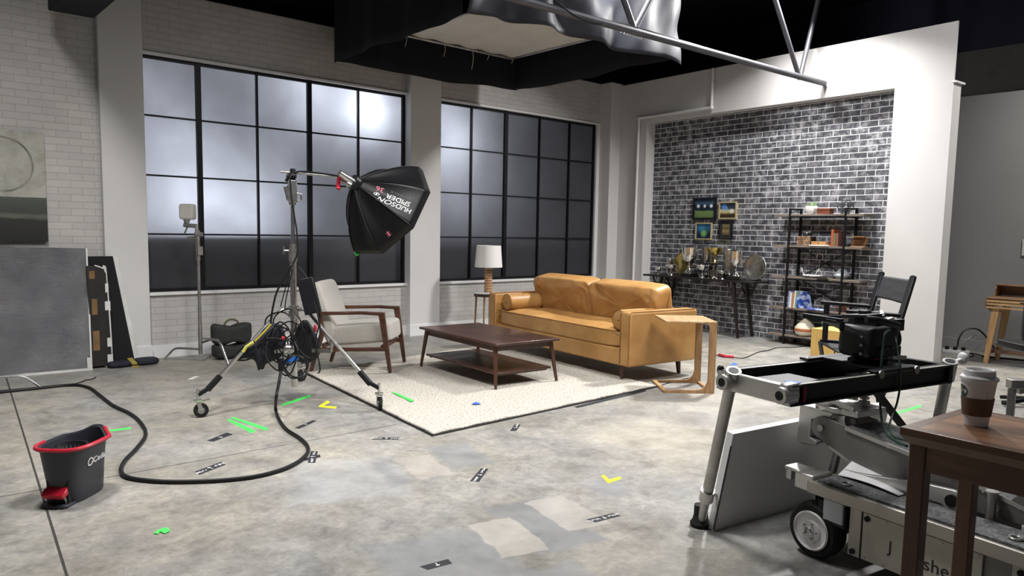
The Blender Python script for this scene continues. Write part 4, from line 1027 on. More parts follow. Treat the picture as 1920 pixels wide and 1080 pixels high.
def bagmesh(c, d, e, rot, nzs=.03, seed=0):
    def f(v):
        w = noise.noise(v*6+Vector((seed,0,0))); return v*(1+nzs*6*w*.35)
    m = MB(); m.puff(c, d, e, 18, f=f, rot=rot); return m
sg_ = thing('saddle_sandbag', 'navy saddle sandbag with yellow stripes slung over the left leg of the rolling stand', 'sandbag', q6(495,645,-.35))
def qb(x, y, d): return q6(x, y, d)-sg_.location
def lobe(pts, th, nm, dd):
    """pillow filling a px outline, thickness th metres"""
    cx = sum(p[0] for p in pts)/len(pts); cyy = sum(p[1] for p in pts)/len(pts); vs = []; fs = []; R_ = 7; n = len(pts)*6
    P2 = spline([Vector((p[0], p[1], 0)) for p in pts], 6, True)
    for s in (-1, 1):
        for r in range(R_+1):
            t = r/R_
            for p in P2: vs.append(qb(cx+(p.x-cx)*t, cyy+(p.y-cyy)*t, dd+s*th*math.sqrt(max(0, 1-t**2.4))*.5+.006*noise.noise(Vector((p.x*.1, t*4, s)))))
    L_ = len(P2)
    for s in range(2):
        for r in range(R_):
            for i in range(L_):
                a = s*(R_+1)*L_+r*L_+i; b = s*(R_+1)*L_+r*L_+(i+1)%L_; q = (a, b, b+L_, a+L_); fs.append(q if s else q[::-1])
    m = MB(); m.add(vs, fs); return m.build(nm, M_NAVY, sg_, angle=180)
lobe([(516,606),(528,612),(524,636),(512,662),(490,690),(484,694),(477,676),(458,672),(446,676),(440,668),(452,650),(480,630),(500,612)], .15, 'bag_pouch', -.1)
lobe([(528,610),(536,640),(528,668),(500,682),(494,692),(486,690),(482,672),(490,640),(510,615)], .13, 'bag_pouch', .12)
m = MB(); m.tube([qb(x, y, -.20) for x, y in ((508,608),(498,620),(484,634),(478,640))], .008, 6); m.build('yellow_stripe', plain('yellow_webbing', srgb(190,170,60), .7), sg_)
m = MB(); m.tube([qb(x, y, -.20) for x, y in ((475,642),(462,650),(456,660))], .013, 6); m.build('yellow_patch', plain('yellow_print', srgb(214,204,96), .7), sg_)
m = MB(); m.tube([qb(x, y, -.16) for x, y in ((478,640),(455,652),(442,668),(445,675),(465,674),(490,660),(510,640))], .007, 6, smooth=5); m.build('strap_loop', M_CABLE, sg_)
bb_ = thing('black_accessory_bag', 'black teardrop bag hanging behind the stand column beside the armchair', 'bag', q6(572,640,.12))
m = MB(); c_ = 0
vs = []
def dropf(v):
    t = (v.z+.15)/.30; k = 1.05-.75*max(0, t-.25); return Vector((v.x*k, v.y*k, v.z))
m.puff((0,0,0), (.26,.12,.36), .8, 16, f=dropf, M=Matrix.Rotation(YAW-PI/2, 4, 'Z')); m.build('bag_body', M_BLKPLASTIC, bb_)
m = MB(); m.puff(q6(591,616,.02)-bb_.location, (.02,.03,.06), .6, 6); m.build('red_label', M_RED, bb_)

# light stand with small white lamp by the back wall
CC = Vector((2.68, 8.08, 0)); zc = lambda y: vz(CC, y)
cst = thing('c_stand', 'steel grip stand with bent legs in front of the first window', 'light stand', CC)
m = MB(); m.cyl((0,0,.09), (0,0,zc(612)), .021); m.build('base_column', M_DULLSTEEL, cst)
m = MB(); m.cyl((0,0,zc(612)), (0,0,zc(575)), .019); m.cyl((0,0,zc(575)), (0,0,zc(485)), .0165); m.build('riser', M_DULLSTEEL, cst)
for F, z in ((fl(308,675), zc(655)), (fl(428,686), zc(634)), (CC+Vector((.30,.30,0)), zc(643))):
    d = F-CC; d.z = 0; L = d.length; d.normalize(); m = MB()
    m.tube([d*.02+Vector((0,0,z)), d*(L*.58)+Vector((0,0,z)), d*(L*.74)+Vector((0,0,z*.86)), d*(L*.86)+Vector((0,0,z*.5)), d*L+Vector((0,0,.012))], .0125, 8, smooth=4); m.build('leg', M_CHROME, cst)
m = MB(); m.cyl((0,0,zc(488)), (0,0,zc(432)), .022); m.box((.01,-.02,zc(470)), (.05,.04,.09)); m.cyl(rgt*-.03+Vector((0,0,zc(440))), rgt*.05+Vector((0,0,zc(440))), .024); m.cyl(rgt*-.11+Vector((0,0,zc(445))), rgt*0+Vector((0,0,zc(445))), .016)
m.build('grip_head', M_DULLSTEEL, cst)
lh = thing('small_lamp_head', 'small square white-covered lamp head clamped on top of the steel grip stand', 'lamp', Vector((CC.x-.10, CC.y-.06, zc(412))))
q7 = lambda x, y, d=0: atd(x, y, depth(CC+Vector((0,0,1.5)))+d)-lh.location
m = MB(); m.puff(q7(352,397), (.15,.11,.165), .3, 16, M=None, rot=(0,0,YAW-PI/2)); m.build('lamp_cover', plain('translucent_white_cover', (.55,.53,.50), .6), lh)
m = MB(); m.cyl(q7(350,412), q7(350,418), .035, .025); m.cyl(q7(345,422), q7(368,424), .022); m.cyl(q7(368,420), q7(368,440), .013); m.cyl(q7(352,424), q7(346,438), .009); m.cyl(q7(350,416), q7(352,426), .014); m.build('swivel_clamp', M_DULLSTEEL, lh)
# sandbags by the wall
M_OLIVE = plain('black_green_canvas', (.018,.020,.018), .75, var=.2, vs=10, bs=.25, bscale=30)
def pillowbag(name, label, c, d, rz, mat, handle=True, flat=1):
    t = thing(name, label, 'sandbag', c, rz)
    def f(v):
        x, y, z = v; k = abs(x)/(d[0]/2)
        return Vector((x, y*(1-.35*k**3), z*(1-.28*(1-k)**2)+.10*d[2]*(k**4)+.008*noise.noise(v*12)))
    m = MB(); m.puff((0,0,d[2]/2), d, .42, 22, f=f); m.build('bag_body', mat, t, angle=180)
    if handle: m = MB(); m.tube([(-.08,0,d[2]*.93), (-.05,0,d[2]*1.10), (0,0,d[2]*1.17), (.06,0,d[2]*1.10), (.09,0,d[2]*.92)], .011, 6, smooth=5); m.build('handle', plain('olive_webbing', (.10,.11,.05), .8), t)
    m = MB(); m.box((0,-d[1]*.5+.008,d[2]*.5), (.05,.004,.012)); m.build('white_label', M_WTAPE, t)
    return t
pillowbag('sandbag', 'black sandbag lying flat under the upright one by the back wall', fl(437,674)+Vector((.03,.12,0)), (.42,.24,.16), .1, M_OLIVE, False)
pillowbag('sandbag', 'black sandbag with olive handle stacked on top by the back wall', fl(438,674)+Vector((.03,.13,.145)), (.44,.20,.24), .05, M_OLIVE)
t = thing('shot_bag', 'small flat black shot bag with yellow strap on the floor by the left pilaster', 'sandbag', fl(250,687)+Vector((0,.06,0)), .05)
m = MB(); m.puff((.14,0,.035), (.24,.18,.07), .6, 14); m.puff((-.12,0,.03), (.22,.17,.06), .6, 14); m.build('bag_body', M_NAVY, t)
m = MB(); m.bar((.0,-.10,.03), (.0,.06,.066), .05, .012); m.bar((-.02,-.09,.0061), (.03,-.13,.0061), .05, .012); m.build('yellow_strap', plain('faded_yellow_webbing', srgb(150,136,60), .8), t)
# boards leaning on the left wall
def foil():
    m, b = newmat('crinkled_foil'); v = coords(m); n1 = nz(m, v, 55, 8, .8, .3); n2 = nz(m, coords(m, (1,1,2.2)), 12, 6, .7)
    ln(m, ramp(m, nz(m, v, 4, 4), [(.3, (.26,.26,.28)), (.7, (.42,.42,.45))]), b.inputs['Base Color'])
    b.inputs['Metallic'].default_value = 1; b.inputs['Roughness'].default_value = .20
    bump(m, b, math_(m, 'ADD', n1, n2), 1.0, .012); return m
def slab(name, label, cat, BL, BR, TL_, TR, th, mat, edge=None, group=None):
    BL, BR, TL_, TR = map(Vector, (BL, BR, TL_, TR)); o0 = (BL+BR)/2
    n = (BR-BL).cross(TL_-BL).normalized()     # faces the room
    if n.y > 0: n = -n
    t = thing(name, label, cat, o0); m = MB(); P = [BL-o0, BR-o0, TR-o0, TL_-o0]
    m.add(P+[p-n*th for p in P], [(0,1,2,3),(7,6,5,4),(1,0,4,5),(2,1,5,6),(3,2,6,7),(0,3,7,4)]); m.build('board_panel', mat, t, smooth=False)
    return t, P, n
t, P, n = slab('foil_insulation_board', 'silver foil-faced insulation board leaning against the left white brick wall', 'board', (-.1,8.33,0), fl(172,694), (-.1,8.50,1.25), (1.715,8.45,1.20), .04, foil())
m = MB(); m.bar(P[0]+n*.001+Vector((0,0,.012)), P[1]+n*.001+Vector((0,0,.012)), .004, .024); m.bar(P[1]+n*.001, P[2]+n*.001, .014, .004, tuple(n)); m.bar(P[1]+n*.002+Vector((-.02,0,.02)), P[1]+n*.002+Vector((-.02,0,.13)), .035, .003, tuple(n)); m.build('white_tape_edge', M_WTAPE, t, smooth=False)
t, P, n = slab('black_polystyrene_board', 'tall black board with a white edge leaning against the left pilaster', 'board', (1.74,8.40,0), (2.12,8.42,0), (1.57,8.475,1.12), (1.955,8.475,1.12), .05, plain('flat_black_paint', (.005,.005,.007), .9))
m = MB(); Q = [P[1]+n*.001, P[2]+n*.001, P[2]-n*.051, P[1]-n*.051]; X_ = Vector((.034,0,0)); m.add([q+X_*.1 for q in Q]+[q+X_*1.4 for q in Q], [(0,1,2,3),(7,6,5,4),(0,4,5,1),(1,5,6,2),(2,6,7,3),(3,7,4,0)]); m.build('white_edge', M_WTAPE, t, smooth=False)
t = thing('scuffed_black_case_lid', 'scuffed black board with torn tan tape and pale curled edge behind the foil board', 'board', (1.665, 8.315, 0), .04)
ol = [(.03,0.02),(.16,.02),(.215,.06),(.20,.95),(.17,1.0),(.10,1.03),(.03,1.03)]
MX = Matrix.Rotation(-.05, 4, 'X') @ Matrix(((1,0,0,0),(0,0,-1,0),(0,1,0,0),(0,0,0,1)))
m = MB(); m.prism(ol, -.03, .012, MX); m.build('board_panel', plain('scuffed_black', (.012,.010,.009), .7, var=.5, vs=9), t, smooth=False)
m = MB(); m.tube([MX @ Vector((x, y, .0)) for x, y in ol[1:6]], .012, 6, smooth=4); m.build('pale_edge', M_WTAPE, t)
M_TAN = plain('torn_tan_tape', srgb(120,92,60), .8, var=.3)
for x, y, w, h in ((.07,.94,.05,.08),(.08,.62,.05,.16),(.08,.28,.06,.20)): m = MB(); m.box((x, -.016+y*.05, y), (w, .002, h)); m.build('tan_tape', M_TAN, t)
for y, w in ((.80,.03),(.62,.05),(.25,.04),(.08,.05)): m = MB(); m.box((.20, -.012+y*.05, y), (w, .004, .10)); m.build('white_tape', M_WTAPE, t)
# painting on the left wall
def painting():
    m, b = newmat('abstract_painting'); v = coords(m); sep = node(m, 'ShaderNodeSeparateXYZ'); ln(m, v, sep.inputs[0])
    top = mix(m, .8, (.36,.36,.31), ramp(m, nz(m, v, 5, 6, .7), [(.3, (.22,.215,.18)), (.55, (.40,.395,.35)), (.75, (.46,.46,.42))]))
    dd = node(m, 'ShaderNodeVectorMath', _operation='DISTANCE'); ln(m, v, dd.inputs[0]); dd.inputs[1].default_value = (-.36, -.02, .205)
    w = nz(m, v, 3, 3); r = math_(m, 'ADD', dd.outputs['Value'], math_(m, 'MULTIPLY', math_(m, 'SUBTRACT', w, .5), .03))
    ringm = ramp(m, math_(m, 'ABSOLUTE', math_(m, 'SUBTRACT', r, .255)), [(0, (1,1,1)), (.006, (.8,.8,.8)), (.013, (0,0,0))])
    brk = ramp(m, nz(m, v, 2.2, 3), [(.38, (.1,.1,.1)), (.6, (1,1,1))])
    top = mix(m, math_(m, 'MULTIPLY', ringm, brk), top, (.02,.018,.012))
    top = mix(m, ramp(m, nz(m, coords(m, (1,1,2.5)), 7, 6, .8), [(.64, (0,0,0)), (.70, (.6,.6,.6))]), top, (.10,.09,.06))
    low = ramp(m, math_(m, 'MULTIPLY_ADD', nz(m, coords(m, (1,1,6)), 3, 6, .7), .25, math_(m, 'MULTIPLY_ADD', sep.outputs[2], 2.2, 1.05)), [(.12, (.006,.006,.005)), (.48, (.016,.016,.014)), (.56, (.10,.11,.085)), (.62, (.035,.04,.032)), (.85, (.055,.062,.05)), (1, (.08,.09,.075))])
    col = mix(m, math_(m, 'GREATER_THAN', sep.outputs[2], -.10), low, top)
    ln(m, col, b.inputs['Base Color']); b.inputs['Roughness'].default_value = .6; return m
m = MB(); m.box((-.72,0,0), (1.44,.045,1.05)); o = m.build('abstract_canvas_painting', painting(), smooth=False, bevel=.003); o.location = (1.405, 8.565, 1.79)
tag(o, 'canvas painting of a black ring above a dark landscape on the left white brick wall', 'painting')
# partly visible stand at the left edge
F = fl(78,729); C2 = F+Vector((-.52,.10,0))
t = thing('c_stand', 'chrome stand leg reaching in from the left edge of the floor beside the foil board', 'light stand', C2)
d = F-C2; m = MB(); m.tube([(0,0,.13), d*.6+Vector((0,0,.13)), d*.76+Vector((0,0,.118)), d*.88+Vector((0,0,.07)), d+Vector((0,0,.012))], .0125, 8, smooth=4); m.build('leg', M_CHROME, t)
m = MB(); m.cyl((0,0,.08), (0,0,1.2), .018); m.build('column', M_CHROME, t)
for a in (2.0, 4.3): m = MB(); d = Vector((math.cos(a), math.sin(a), 0))*.5; m.tube([(0,0,.2), d*.6+Vector((0,0,.2)), d*.85+Vector((0,0,.1)), d+Vector((0,0,.012))], .0125, 8, smooth=4); m.build('leg', M_CHROME, t)

# floor cables
main = [(-60,741),(0,737),(60,731),(130,724),(165,728),(187,743),(212,762),(245,778),(266,797),(273,818),(256,843),(234,866),(227,884),(240,897),(290,904),(350,905),(420,902),(480,895),(530,882),(562,866),(577,850),(575,836),(560,822),(536,806),(523,788)]
pts = [fl(x, y-2, .013)+Vector((0,0,0)) for x, y in main]+[fl(517,768,.03), q6(518,745,-.42), q6(523,718,-.3), q6(527,694,-.2)]
acable('power_cable', 'thick black power cable snaking across the concrete from the left edge to the rolling stand', pts, .0125, n=8)
acable('thin_cable', 'short thin black cable end lying on the floor in front of the foil board', [fl(x, y, .006) for x, y in ((60,727),(110,722),(143,719),(160,713),(172,711),(180,707))], .005)
acable('thin_cable', 'thin black cable on the floor between the oak table and the plywood box', [fl(x, y, .005) for x, y in ((1340,664),(1352,668),(1375,670),(1396,671),(1420,661),(1440,657),(1458,652),(1490,651),(1520,648))], .0055)
m = MB(); m.tube([fl(x, y, .02) for x, y in ((1348,665),(1360,668),(1376,669))], .016, 8); o = m.build('red_connector', M_RED); tag(o, 'red cable connector on the concrete right of the oak side table', 'connector')
acable('thin_cable', 'thin black wire on the concrete between the rug and the oak side table', [fl(x, y, .004) for x, y in ((1212,730),(1225,727),(1240,722),(1262,716),(1290,709),(1310,707))], .004)

# tape marks on the floor
TK = [0]
def tape(label, quad, mat, z=.0012, marks=0, group=None, cat='tape', name='tape_mark'):
    P = [fl(x, y, z) for x, y in quad]; c = sum(P, Vector())/len(P); TK[0] += 1
    m = MB(); n = len(P); vs = [p-c for p in P]
    m.add(vs+[v-Vector((0,0,.001)) for v in vs], [tuple(range(n)), tuple(range(2*n-1,n-1,-1))]+[(i,n+i,n+(i+1)%n,(i+1)%n) for i in range(n)])
    o = m.build(name, mat, smooth=False); o.location = c; tag(o, label, cat, group)
    if marks:
        e = [(P[i+1 if i < n-1 else 0]-P[i]) for i in range(n)]; k = max(range(n), key=lambda i: e[i].length); u = e[k].normalized(); w = Vector((-u.y, u.x, 0)); L = e[k].length; H = min(x.length for x in e)
        random.seed(TK[0]*5); b = MB(); B = lambda a, b_, c_, d_: b.bar(u*a+w*b_+Vector((0,0,.0006)), u*c_+w*d_+Vector((0,0,.0006)), .0045, .0006)
        h = H*.30; sgn = 1
        B(0,-h,0,h); B(0,h,-h*.6,h*.35); B(0,h,h*.6,h*.35)          # arrow
        if marks > 1:
            for side in (-1, 1):
                if marks == 2 and side > 0: continue
                x = side*L*.16
                for j in range(5):
                    x2 = x+side*random.uniform(.004,.012); B(x, random.uniform(-h*.7,h*.7), x2, random.uniform(-h*.7,h*.7)); B(x2, -h*.6, x2+side*.002, h*.6*random.random()); x = x2+side*.008
        b.build('chalk_marks', M_WTEXT, o, smooth=False)
    return o
GB = 'black tape marks written on in white'
tape('black tape mark nearest the front caster of the rolling stand', [(388,826),(400,828),(437,814),(425,811)], M_BLKT, marks=1, group=GB)
tape('black tape strip with white writing inside the loop of power cable', [(366,884),(374,890),(423,871),(414,866)], M_BLKT, marks=3, group=GB)
tape('crossing strip under the square black label beside the power cable', [(569,860),(572,864),(601,857),(600,852)], M_BLKT, z=.0010)
tape('square black tape label with white writing beside the power cable bend', [(577,867),(591,867),(596,846),(583,846)], M_BLKT, z=.0026, marks=3, group=GB)
tape('black tape mark near the yellow corner mark left of the rug', [(553,802),(561,804),(594,789),(586,788)], M_BLKT, marks=1, group=GB)
tape('long narrow black tape with white writing left of the rug corner', [(696,824),(745,824),(751,820),(706,820)], M_BLKT, marks=3, group=GB)
tape('short black tape mark just in front of the near rug edge', [(956,808),(968,808),(976,796),(965,796)], M_BLKT, marks=2, group=GB)
tape('black tape mark in the middle of the open concrete floor', [(881,902),(898,903),(916,879),(902,878)], M_BLKT, marks=3, group=GB)
tape('black tape mark with writing near the white panel, right foreground', [(1099,974),(1117,979),(1164,967),(1149,962)], M_BLKT, marks=3, group=GB)
tape('black tape mark with a white arrow at the bottom centre foreground', [(787,1062),(802,1068),(848,1056),(840,1048)], M_BLKT, marks=1, group=GB)
tape('small white tape strip behind the rolling stand near the grip stand', [(351,711),(361,711),(374,705),(366,705)], M_WTAPE)
GG = 'neon green tape strips on the concrete'
tape('thin green tape strip beside the mop bucket', [(176,810),(178,812),(246,804),(244,801)], M_GREENT, group=GG)
tape('lower green tape strip of the pair in front of the rolling stand caster', [(425,787),(432,786),(480,808),(471,812)], M_GREENT, group=GG)
tape('upper green tape strip of the pair in front of the rolling stand caster', [(432,783),(438,782),(504,803),(497,807)], M_GREENT, z=.0016, group=GG)
tape('green tape strip between the power cable and the yellow corner mark', [(527,758),(530,761),(584,743),(581,740)], M_GREENT, group=GG)
tape('green tape strip lying on the cream rug', [(734,735),(742,736),(777,751),(770,753)], M_GREENT, z=.0255)
tape('green tape strip on the concrete right of the camera slider', [(1680,773),(1682,776),(1728,763),(1726,759)], M_GREENT, group=GG)
tape('crumpled green tape scrap in the left foreground', [(288,999),(296,1001),(300,996),(309,1000),(319,995),(315,989),(305,990),(297,993)], M_GREENT, z=.005)
tape('yellow tape corner mark left of the rug', [(597,763),(599,760),(614,751),(619,754),(606,761),(631,762),(630,766)], M_YELT)
tape('yellow tape corner mark in the right of the open floor', [(1127,892),(1133,890),(1142,899),(1163,893),(1165,898),(1140,906)], M_YELT)
tape('small blue tape scrap on the cream rug', [(884,757),(893,753),(902,757),(894,758)], M_BLUET, z=.0255)
tape('small blue tape scrap on the concrete near the red connector', [(1368,685),(1376,680),(1384,681),(1379,685)], M_BLUET)
tape('long black tape strip along the near right edge of the rug', [(1077,762),(1083,764),(1212,733),(1208,729)], M_BLKT, z=.0040)

# mop bucket
BO = Vector((.815, 4.435, 0)); BRZ = .80
bk = thing('mop_bucket', 'dark grey mop bucket with red rim and foot pedal on the concrete at left', 'bucket', BO, BRZ)
def bsec(z, k=1.0, grow=0):
    """outline at height z, local x along the bucket, pouring end at +x"""
    t = z/.30; L = .150+.038*t+grow; Wd = .082+.040*t+grow; pts = []
    for i in range(48):
        a = 2*PI*i/48; c, s = math.cos(a), math.sin(a)
        e = .62
        x = L*math.copysign(abs(c)**e, c); y = Wd*math.copysign(abs(s)**.62, s)
        if c > 0: y *= 1-.55*t*max(0, abs(c)**e-.45)/.55
        pts.append(Vector((x*k, y*k, z+.03*t*max(0, c)**3)))
    return pts
M_BUCKET = plain('dark_slate_plastic', (.030,.032,.042), .45, var=.08); M_REDPL = plain('red_plastic', (.42,.012,.03), .32, var=.05)
m = MB(); zz = [.0, .01, .10, .20, .28, .285, .30]; vs = []
for i, z in enumerate(zz): vs += bsec(z, grow=-.004 if i == 0 else (.006 if i >= 5 else 0))
inn = [.30, .27, .15, .06]
for z in inn: vs += bsec(z, k=.94)
n = 48; R_ = len(zz)+len(inn)
fs = [(j*n+i, j*n+(i+1)%n, (j+1)*n+(i+1)%n, (j+1)*n+i) for j in range(R_-1) for i in range(n)]+[tuple(range(n-1,-1,-1)), tuple((R_-1)*n+i for i in range(n))]
m.add(vs, fs); m.build('bucket_body', M_BUCKET, bk)
rim = bsec(.303, grow=.012); m = MB(); m.tube([p for p in rim[13:45]], .011, 8); m.build('red_rim', M_REDPL, bk)
rim2 = bsec(.302, grow=.008); m = MB(); m.tube(rim2+rim2[:1], .007, 6); m.build('grey_rim', M_BUCKET, bk)
m = MB(); m.lathe([(.03,.0),(.06,.02),(.080,.09),(.084,.10),(.075,.10),(.055,.03),(.03,.01)], (-.045, 0, .190), 30); m.build('wringer_basket', M_BLKPLASTIC, bk)
m = MB()
for k in range(22): a = k*2*PI/22; m.cyl((-.045+.052*math.cos(a), .052*math.sin(a), .217), (-.045+.079*math.cos(a), .079*math.sin(a), .287), .004, n=5)
m.build('wringer_ribs', M_CHROME, bk)
m = MB(); m.prism([(-.205,-.055),(-.205,.055),(-.19,.07),(-.12,.07),(-.12,-.07),(-.19,-.07)], 0, .016); m.build('pedal_base', M_BUCKET, bk, bevel=.003)
m = MB(); m.box((-.150,0,.075), (.022,.115,.115)); m.build('pedal_recess', M_BLKPLASTIC, bk)
m = MB(); m.prism([(-.035,-.055),(0,-.062),(.03,-.05),(.03,.05),(0,.062),(-.035,.055)], -.014, .014, Matrix.Translation((-.175,0,.078)) @ Matrix.Rotation(-.55, 4, 'Y')); m.build('foot_pedal', M_REDPL, bk, bevel=.004)
for q in (-1, 1): m = MB(); m.bar((-.175,q*.035,.07), (-.155,q*.045,.01), .012, .010); m.build('pedal_arm', M_DULLSTEEL, bk)
tm = Matrix.Translation((.060, -.1085, .205)) @ Matrix.Rotation(.16, 4, 'Z') @ Matrix.Rotation(PI/2-.13, 4, 'X')
def bside(x, z):
    t = z/.30; L = .150+.038*t; Wd = .082+.040*t; c = max(0., min(1., x/L))**(1/.62); sn = math.sqrt(max(0., 1-c*c))
    return -Wd*(sn**.62)*(1-.55*t*max(0, x/L-.45)/.55)
for body, x0, sz, sx in (('O', -.052, .062, 1.05), ('-Cedar', .026, .044, 1.15)):
    o = text(body, Matrix(), M_WTEXT, bk, sz, ext=.0012, sx=sx)
    for v in o.data.vertices:
        q = v.co; x = x0+q.x*sx; z = .205+.05*x+q.y; v.co = Vector((x, bside(x, z)-.0015-q.z, z))
    o.matrix_basis = Matrix()
# ================================================================ RIGHT SIDE: DOLLY, SLIDER, CAMERA, TABLE, CHAIR
M_CARPET = plain('grey_grip_carpet', (.12,.122,.125), .95, var=.6, vs=75, bs=.4, bscale=150)
M_ALU = plain('brushed_aluminium_plate', (.40,.38,.34), .45, .85, var=.10, vs=5)
M_PALEALU = plain('pale_engraved_panel', (.48,.46,.40), .5, .35, var=.08, vs=4)
M_GREYPAINT = plain('grey_painted_arm', (.20,.19,.18), .5, .35, var=.08, vs=3)
M_LIGHTMETAL = plain('satin_light_metal', (.52,.51,.49), .35, .8, var=.1)
DO = Vector((3.22, 1.54, 0)); DRZ = math.atan2(-.986, -.164)
dl = thing('camera_dolly', 'grey metal studio camera dolly with carpeted deck and large boom arm', 'dolly', DO, DRZ)
XZ = Matrix(((1,0,0,0),(0,0,-1,0),(0,1,0,0),(0,0,0,1)))    # prism in local x,z ; extruded along -y
def plate(poly, y0, y1): m = MB(); m.prism(poly, -y1, -y0, XZ); return m
for wx, wy in ((0, 0), (0, .60), (1.25, .0), (1.25, .60)):
    m = MB(); m.lathe([(.075,-.042),(.112,-.045),(.124,-.034),(.128,-.015),(.128,.015),(.124,.034),(.112,.045),(.075,.042)], (0,0,0), 40, Matrix.Translation((wx, wy, .129)) @ Matrix.Rotation(PI/2, 4, 'X')); w = m.build('wheel', M_RUBBER, dl)
    s = -1 if wy < .3 else 1
    m = MB(); m.lathe([(.0,.0),(.086,0),(.090,.008),(.084,.014),(.076,.005),(.050,.004),(.046,.012),(.022,.014),(.020,.024),(0,.024)], (0,0,0), 36, Matrix.Translation((wx, wy+s*.043, .129)) @ Matrix.Rotation(-s*PI/2, 4, 'X')); m.build('wheel_rim', M_WHITEPAINT, w)
    m = MB()
    for k in range(5): a = k*1.257; m.cyl((wx+.034*math.cos(a), wy+s*.053, .129+.034*math.sin(a)), (wx+.034*math.cos(a), wy+s*.063, .129+.034*math.sin(a)), .005, n=6)
    m.tube([(wx+.016*math.cos(t), wy+s*.069, .129+.016*math.sin(t)) for t in [k*PI/8 for k in range(13)]], .004, 6)
    m.build('hub_bolts', M_DULLSTEEL, w)
m = MB(); m.box((.0,.30,.13), (.10,.50,.08)); m.box((.09,.01,.235), (.14,.10,.10)); m.box((.03,.02,.225), (.10,.05,.06)); m.build('wheel_yoke', M_BLKMETAL, dl, bevel=.005)
m = MB(); m.box((.10,-.03,.25), (.10,.03,.10)); m.build('brake_cover', plain('pale_blue_grey_metal', (.42,.44,.48), .4, .4), dl, bevel=.006)
m = MB(); m.box((.70,.29,.19), (1.07,.60,.22)); m.build('chassis', M_GREYPAINT, dl, bevel=.004)
m = MB(); m.box((.195,-.018,.188), (.055,.010,.215)); m.build('corner_plate', M_ALU, dl, bevel=.002)
m = MB(); m.box((.47,-.018,.185), (.48,.010,.205)); pn = m.build('side_panel', M_PALEALU, dl, bevel=.002)
m = MB(); m.box((.86,-.018,.19), (.10,.010,.20)); m.build('side_panel', M_PALEALU, dl, bevel=.002)
m = MB()
for x in (.245,.33,.44,.56,.695): 
    for z in (.095,.275): m.cyl((x,-.022,z), (x,-.026,z), .005, n=8)
m.build('panel_screws', M_DULLSTEEL, pn)
m = MB()
for x, z in ((.19,.10),(.25,.265),(.84,.27)): m.cyl((x,-.020,z), (x,-.030,z), .012, n=14)
m.build('rubber_bumpers', M_RUBBER, dl)
M_ENGR = plain('black_engraved_lettering', (.02,.018,.016), .6)
tm = Matrix.Rotation(PI/2, 4, 'X')
text('J', Matrix.Translation((.357,-.0240,.180)) @ tm, M_ENGR, pn, .070, ext=.0005)
text('Fisher', Matrix.Translation((.534,-.0240,.168)) @ tm, M_ENGR, pn, .074, ext=.0005, sx=1.0, space=1.02)
m = MB(); m.box((.55,.045,.328), (1.16,.20,.056)); m.box((.55,.055,.300), (1.16,.17,.02)); m.build('side_rail', M_ALU, dl, bevel=.004)
m = MB(); m.box((.56,.055,.361), (1.10,.175,.010)); m.build('deck_carpet', M_CARPET, dl)
m = MB(); m.box((.55,.60,.328), (1.16,.16,.056)); m.build('side_rail', M_ALU, dl, bevel=.004)
m = MB(); m.box((.56,.60,.361), (1.10,.14,.010)); m.build('deck_carpet', M_CARPET, dl)
m = MB(); m.box((-.062,.035,.335), (.10,.14,.078)); m.build('rail_end_block', M_LIGHTMETAL, dl, bevel=.006)
m = MB(); m.box((-.15,.05,.360), (.10,.09,.016)); m.box((-.175,.03,.335), (.03,.05,.055)); m.cyl((-.19,.05,.345),(-.215,.05,.345), .012); m.build('end_hook', M_LIGHTMETAL, dl, bevel=.003)
m = MB(); m.tube([(.115+.022*math.cos(t), .02+.022*math.sin(t), .370) for t in [k*PI/8 for k in range(16)]], .0035, 6, True); m.build('tie_down_ring', M_CHROME, dl)
# boom arm: two tapered side plates, carpet between
top = [(-.155,.592),(-.02,.574),(.27,.536),(.56,.482),(.95,.395)]
bot = [(.95,.362),(.10,.366),(.00,.408),(-.10,.452),(-.150,.482)]
rnd = [(-.150+.055*math.cos(a), .537+.055*math.sin(a)) for a in [(-PI/2-.1)-(PI-.2)*k/8 for k in range(9)]]
ol = top+bot+rnd
for y in (.195, .455):
    m = plate(ol, y, y+.012); a = m.build('arm_side_plate', M_GREYPAINT, dl, bevel=.002)
    m = MB()
    for p, q in zip(top[1:], top[2:]): m.bar((p[0],y-.004,p[1]-.008), (q[0],y-.004,q[1]-.008), .007, .017)
    m.bar((.10,y-.004,.376), (-.10,y-.004,.460), .007, .012); m.build('edge_strip', M_LIGHTMETAL, a)
    m = MB(); m.cyl((-.150,y-.012,.537), (-.150,y+.002,.537), .016)
    for k in range(7): t = k/6; m.cyl((.06+t*.8, y-.009, .556-t*.150), (.06+t*.8, y-.006, .556-t*.150), .004, n=8)
    m.build('pivot_bolts', M_CHROME, a)
m = MB()
for p, q in zip(top[1:], top[2:]): m.bar((p[0],.331,p[1]-.006), (q[0],.331,q[1]-.006), .248, .012)
m.build('arm_carpet', M_CARPET, dl)
m = MB(); m.bar((.0,.331,.562), (.12,.331,.546), .248, .016); m.build('tan_wear_strip', plain('tan_masonite', srgb(120,92,58), .7), dl)
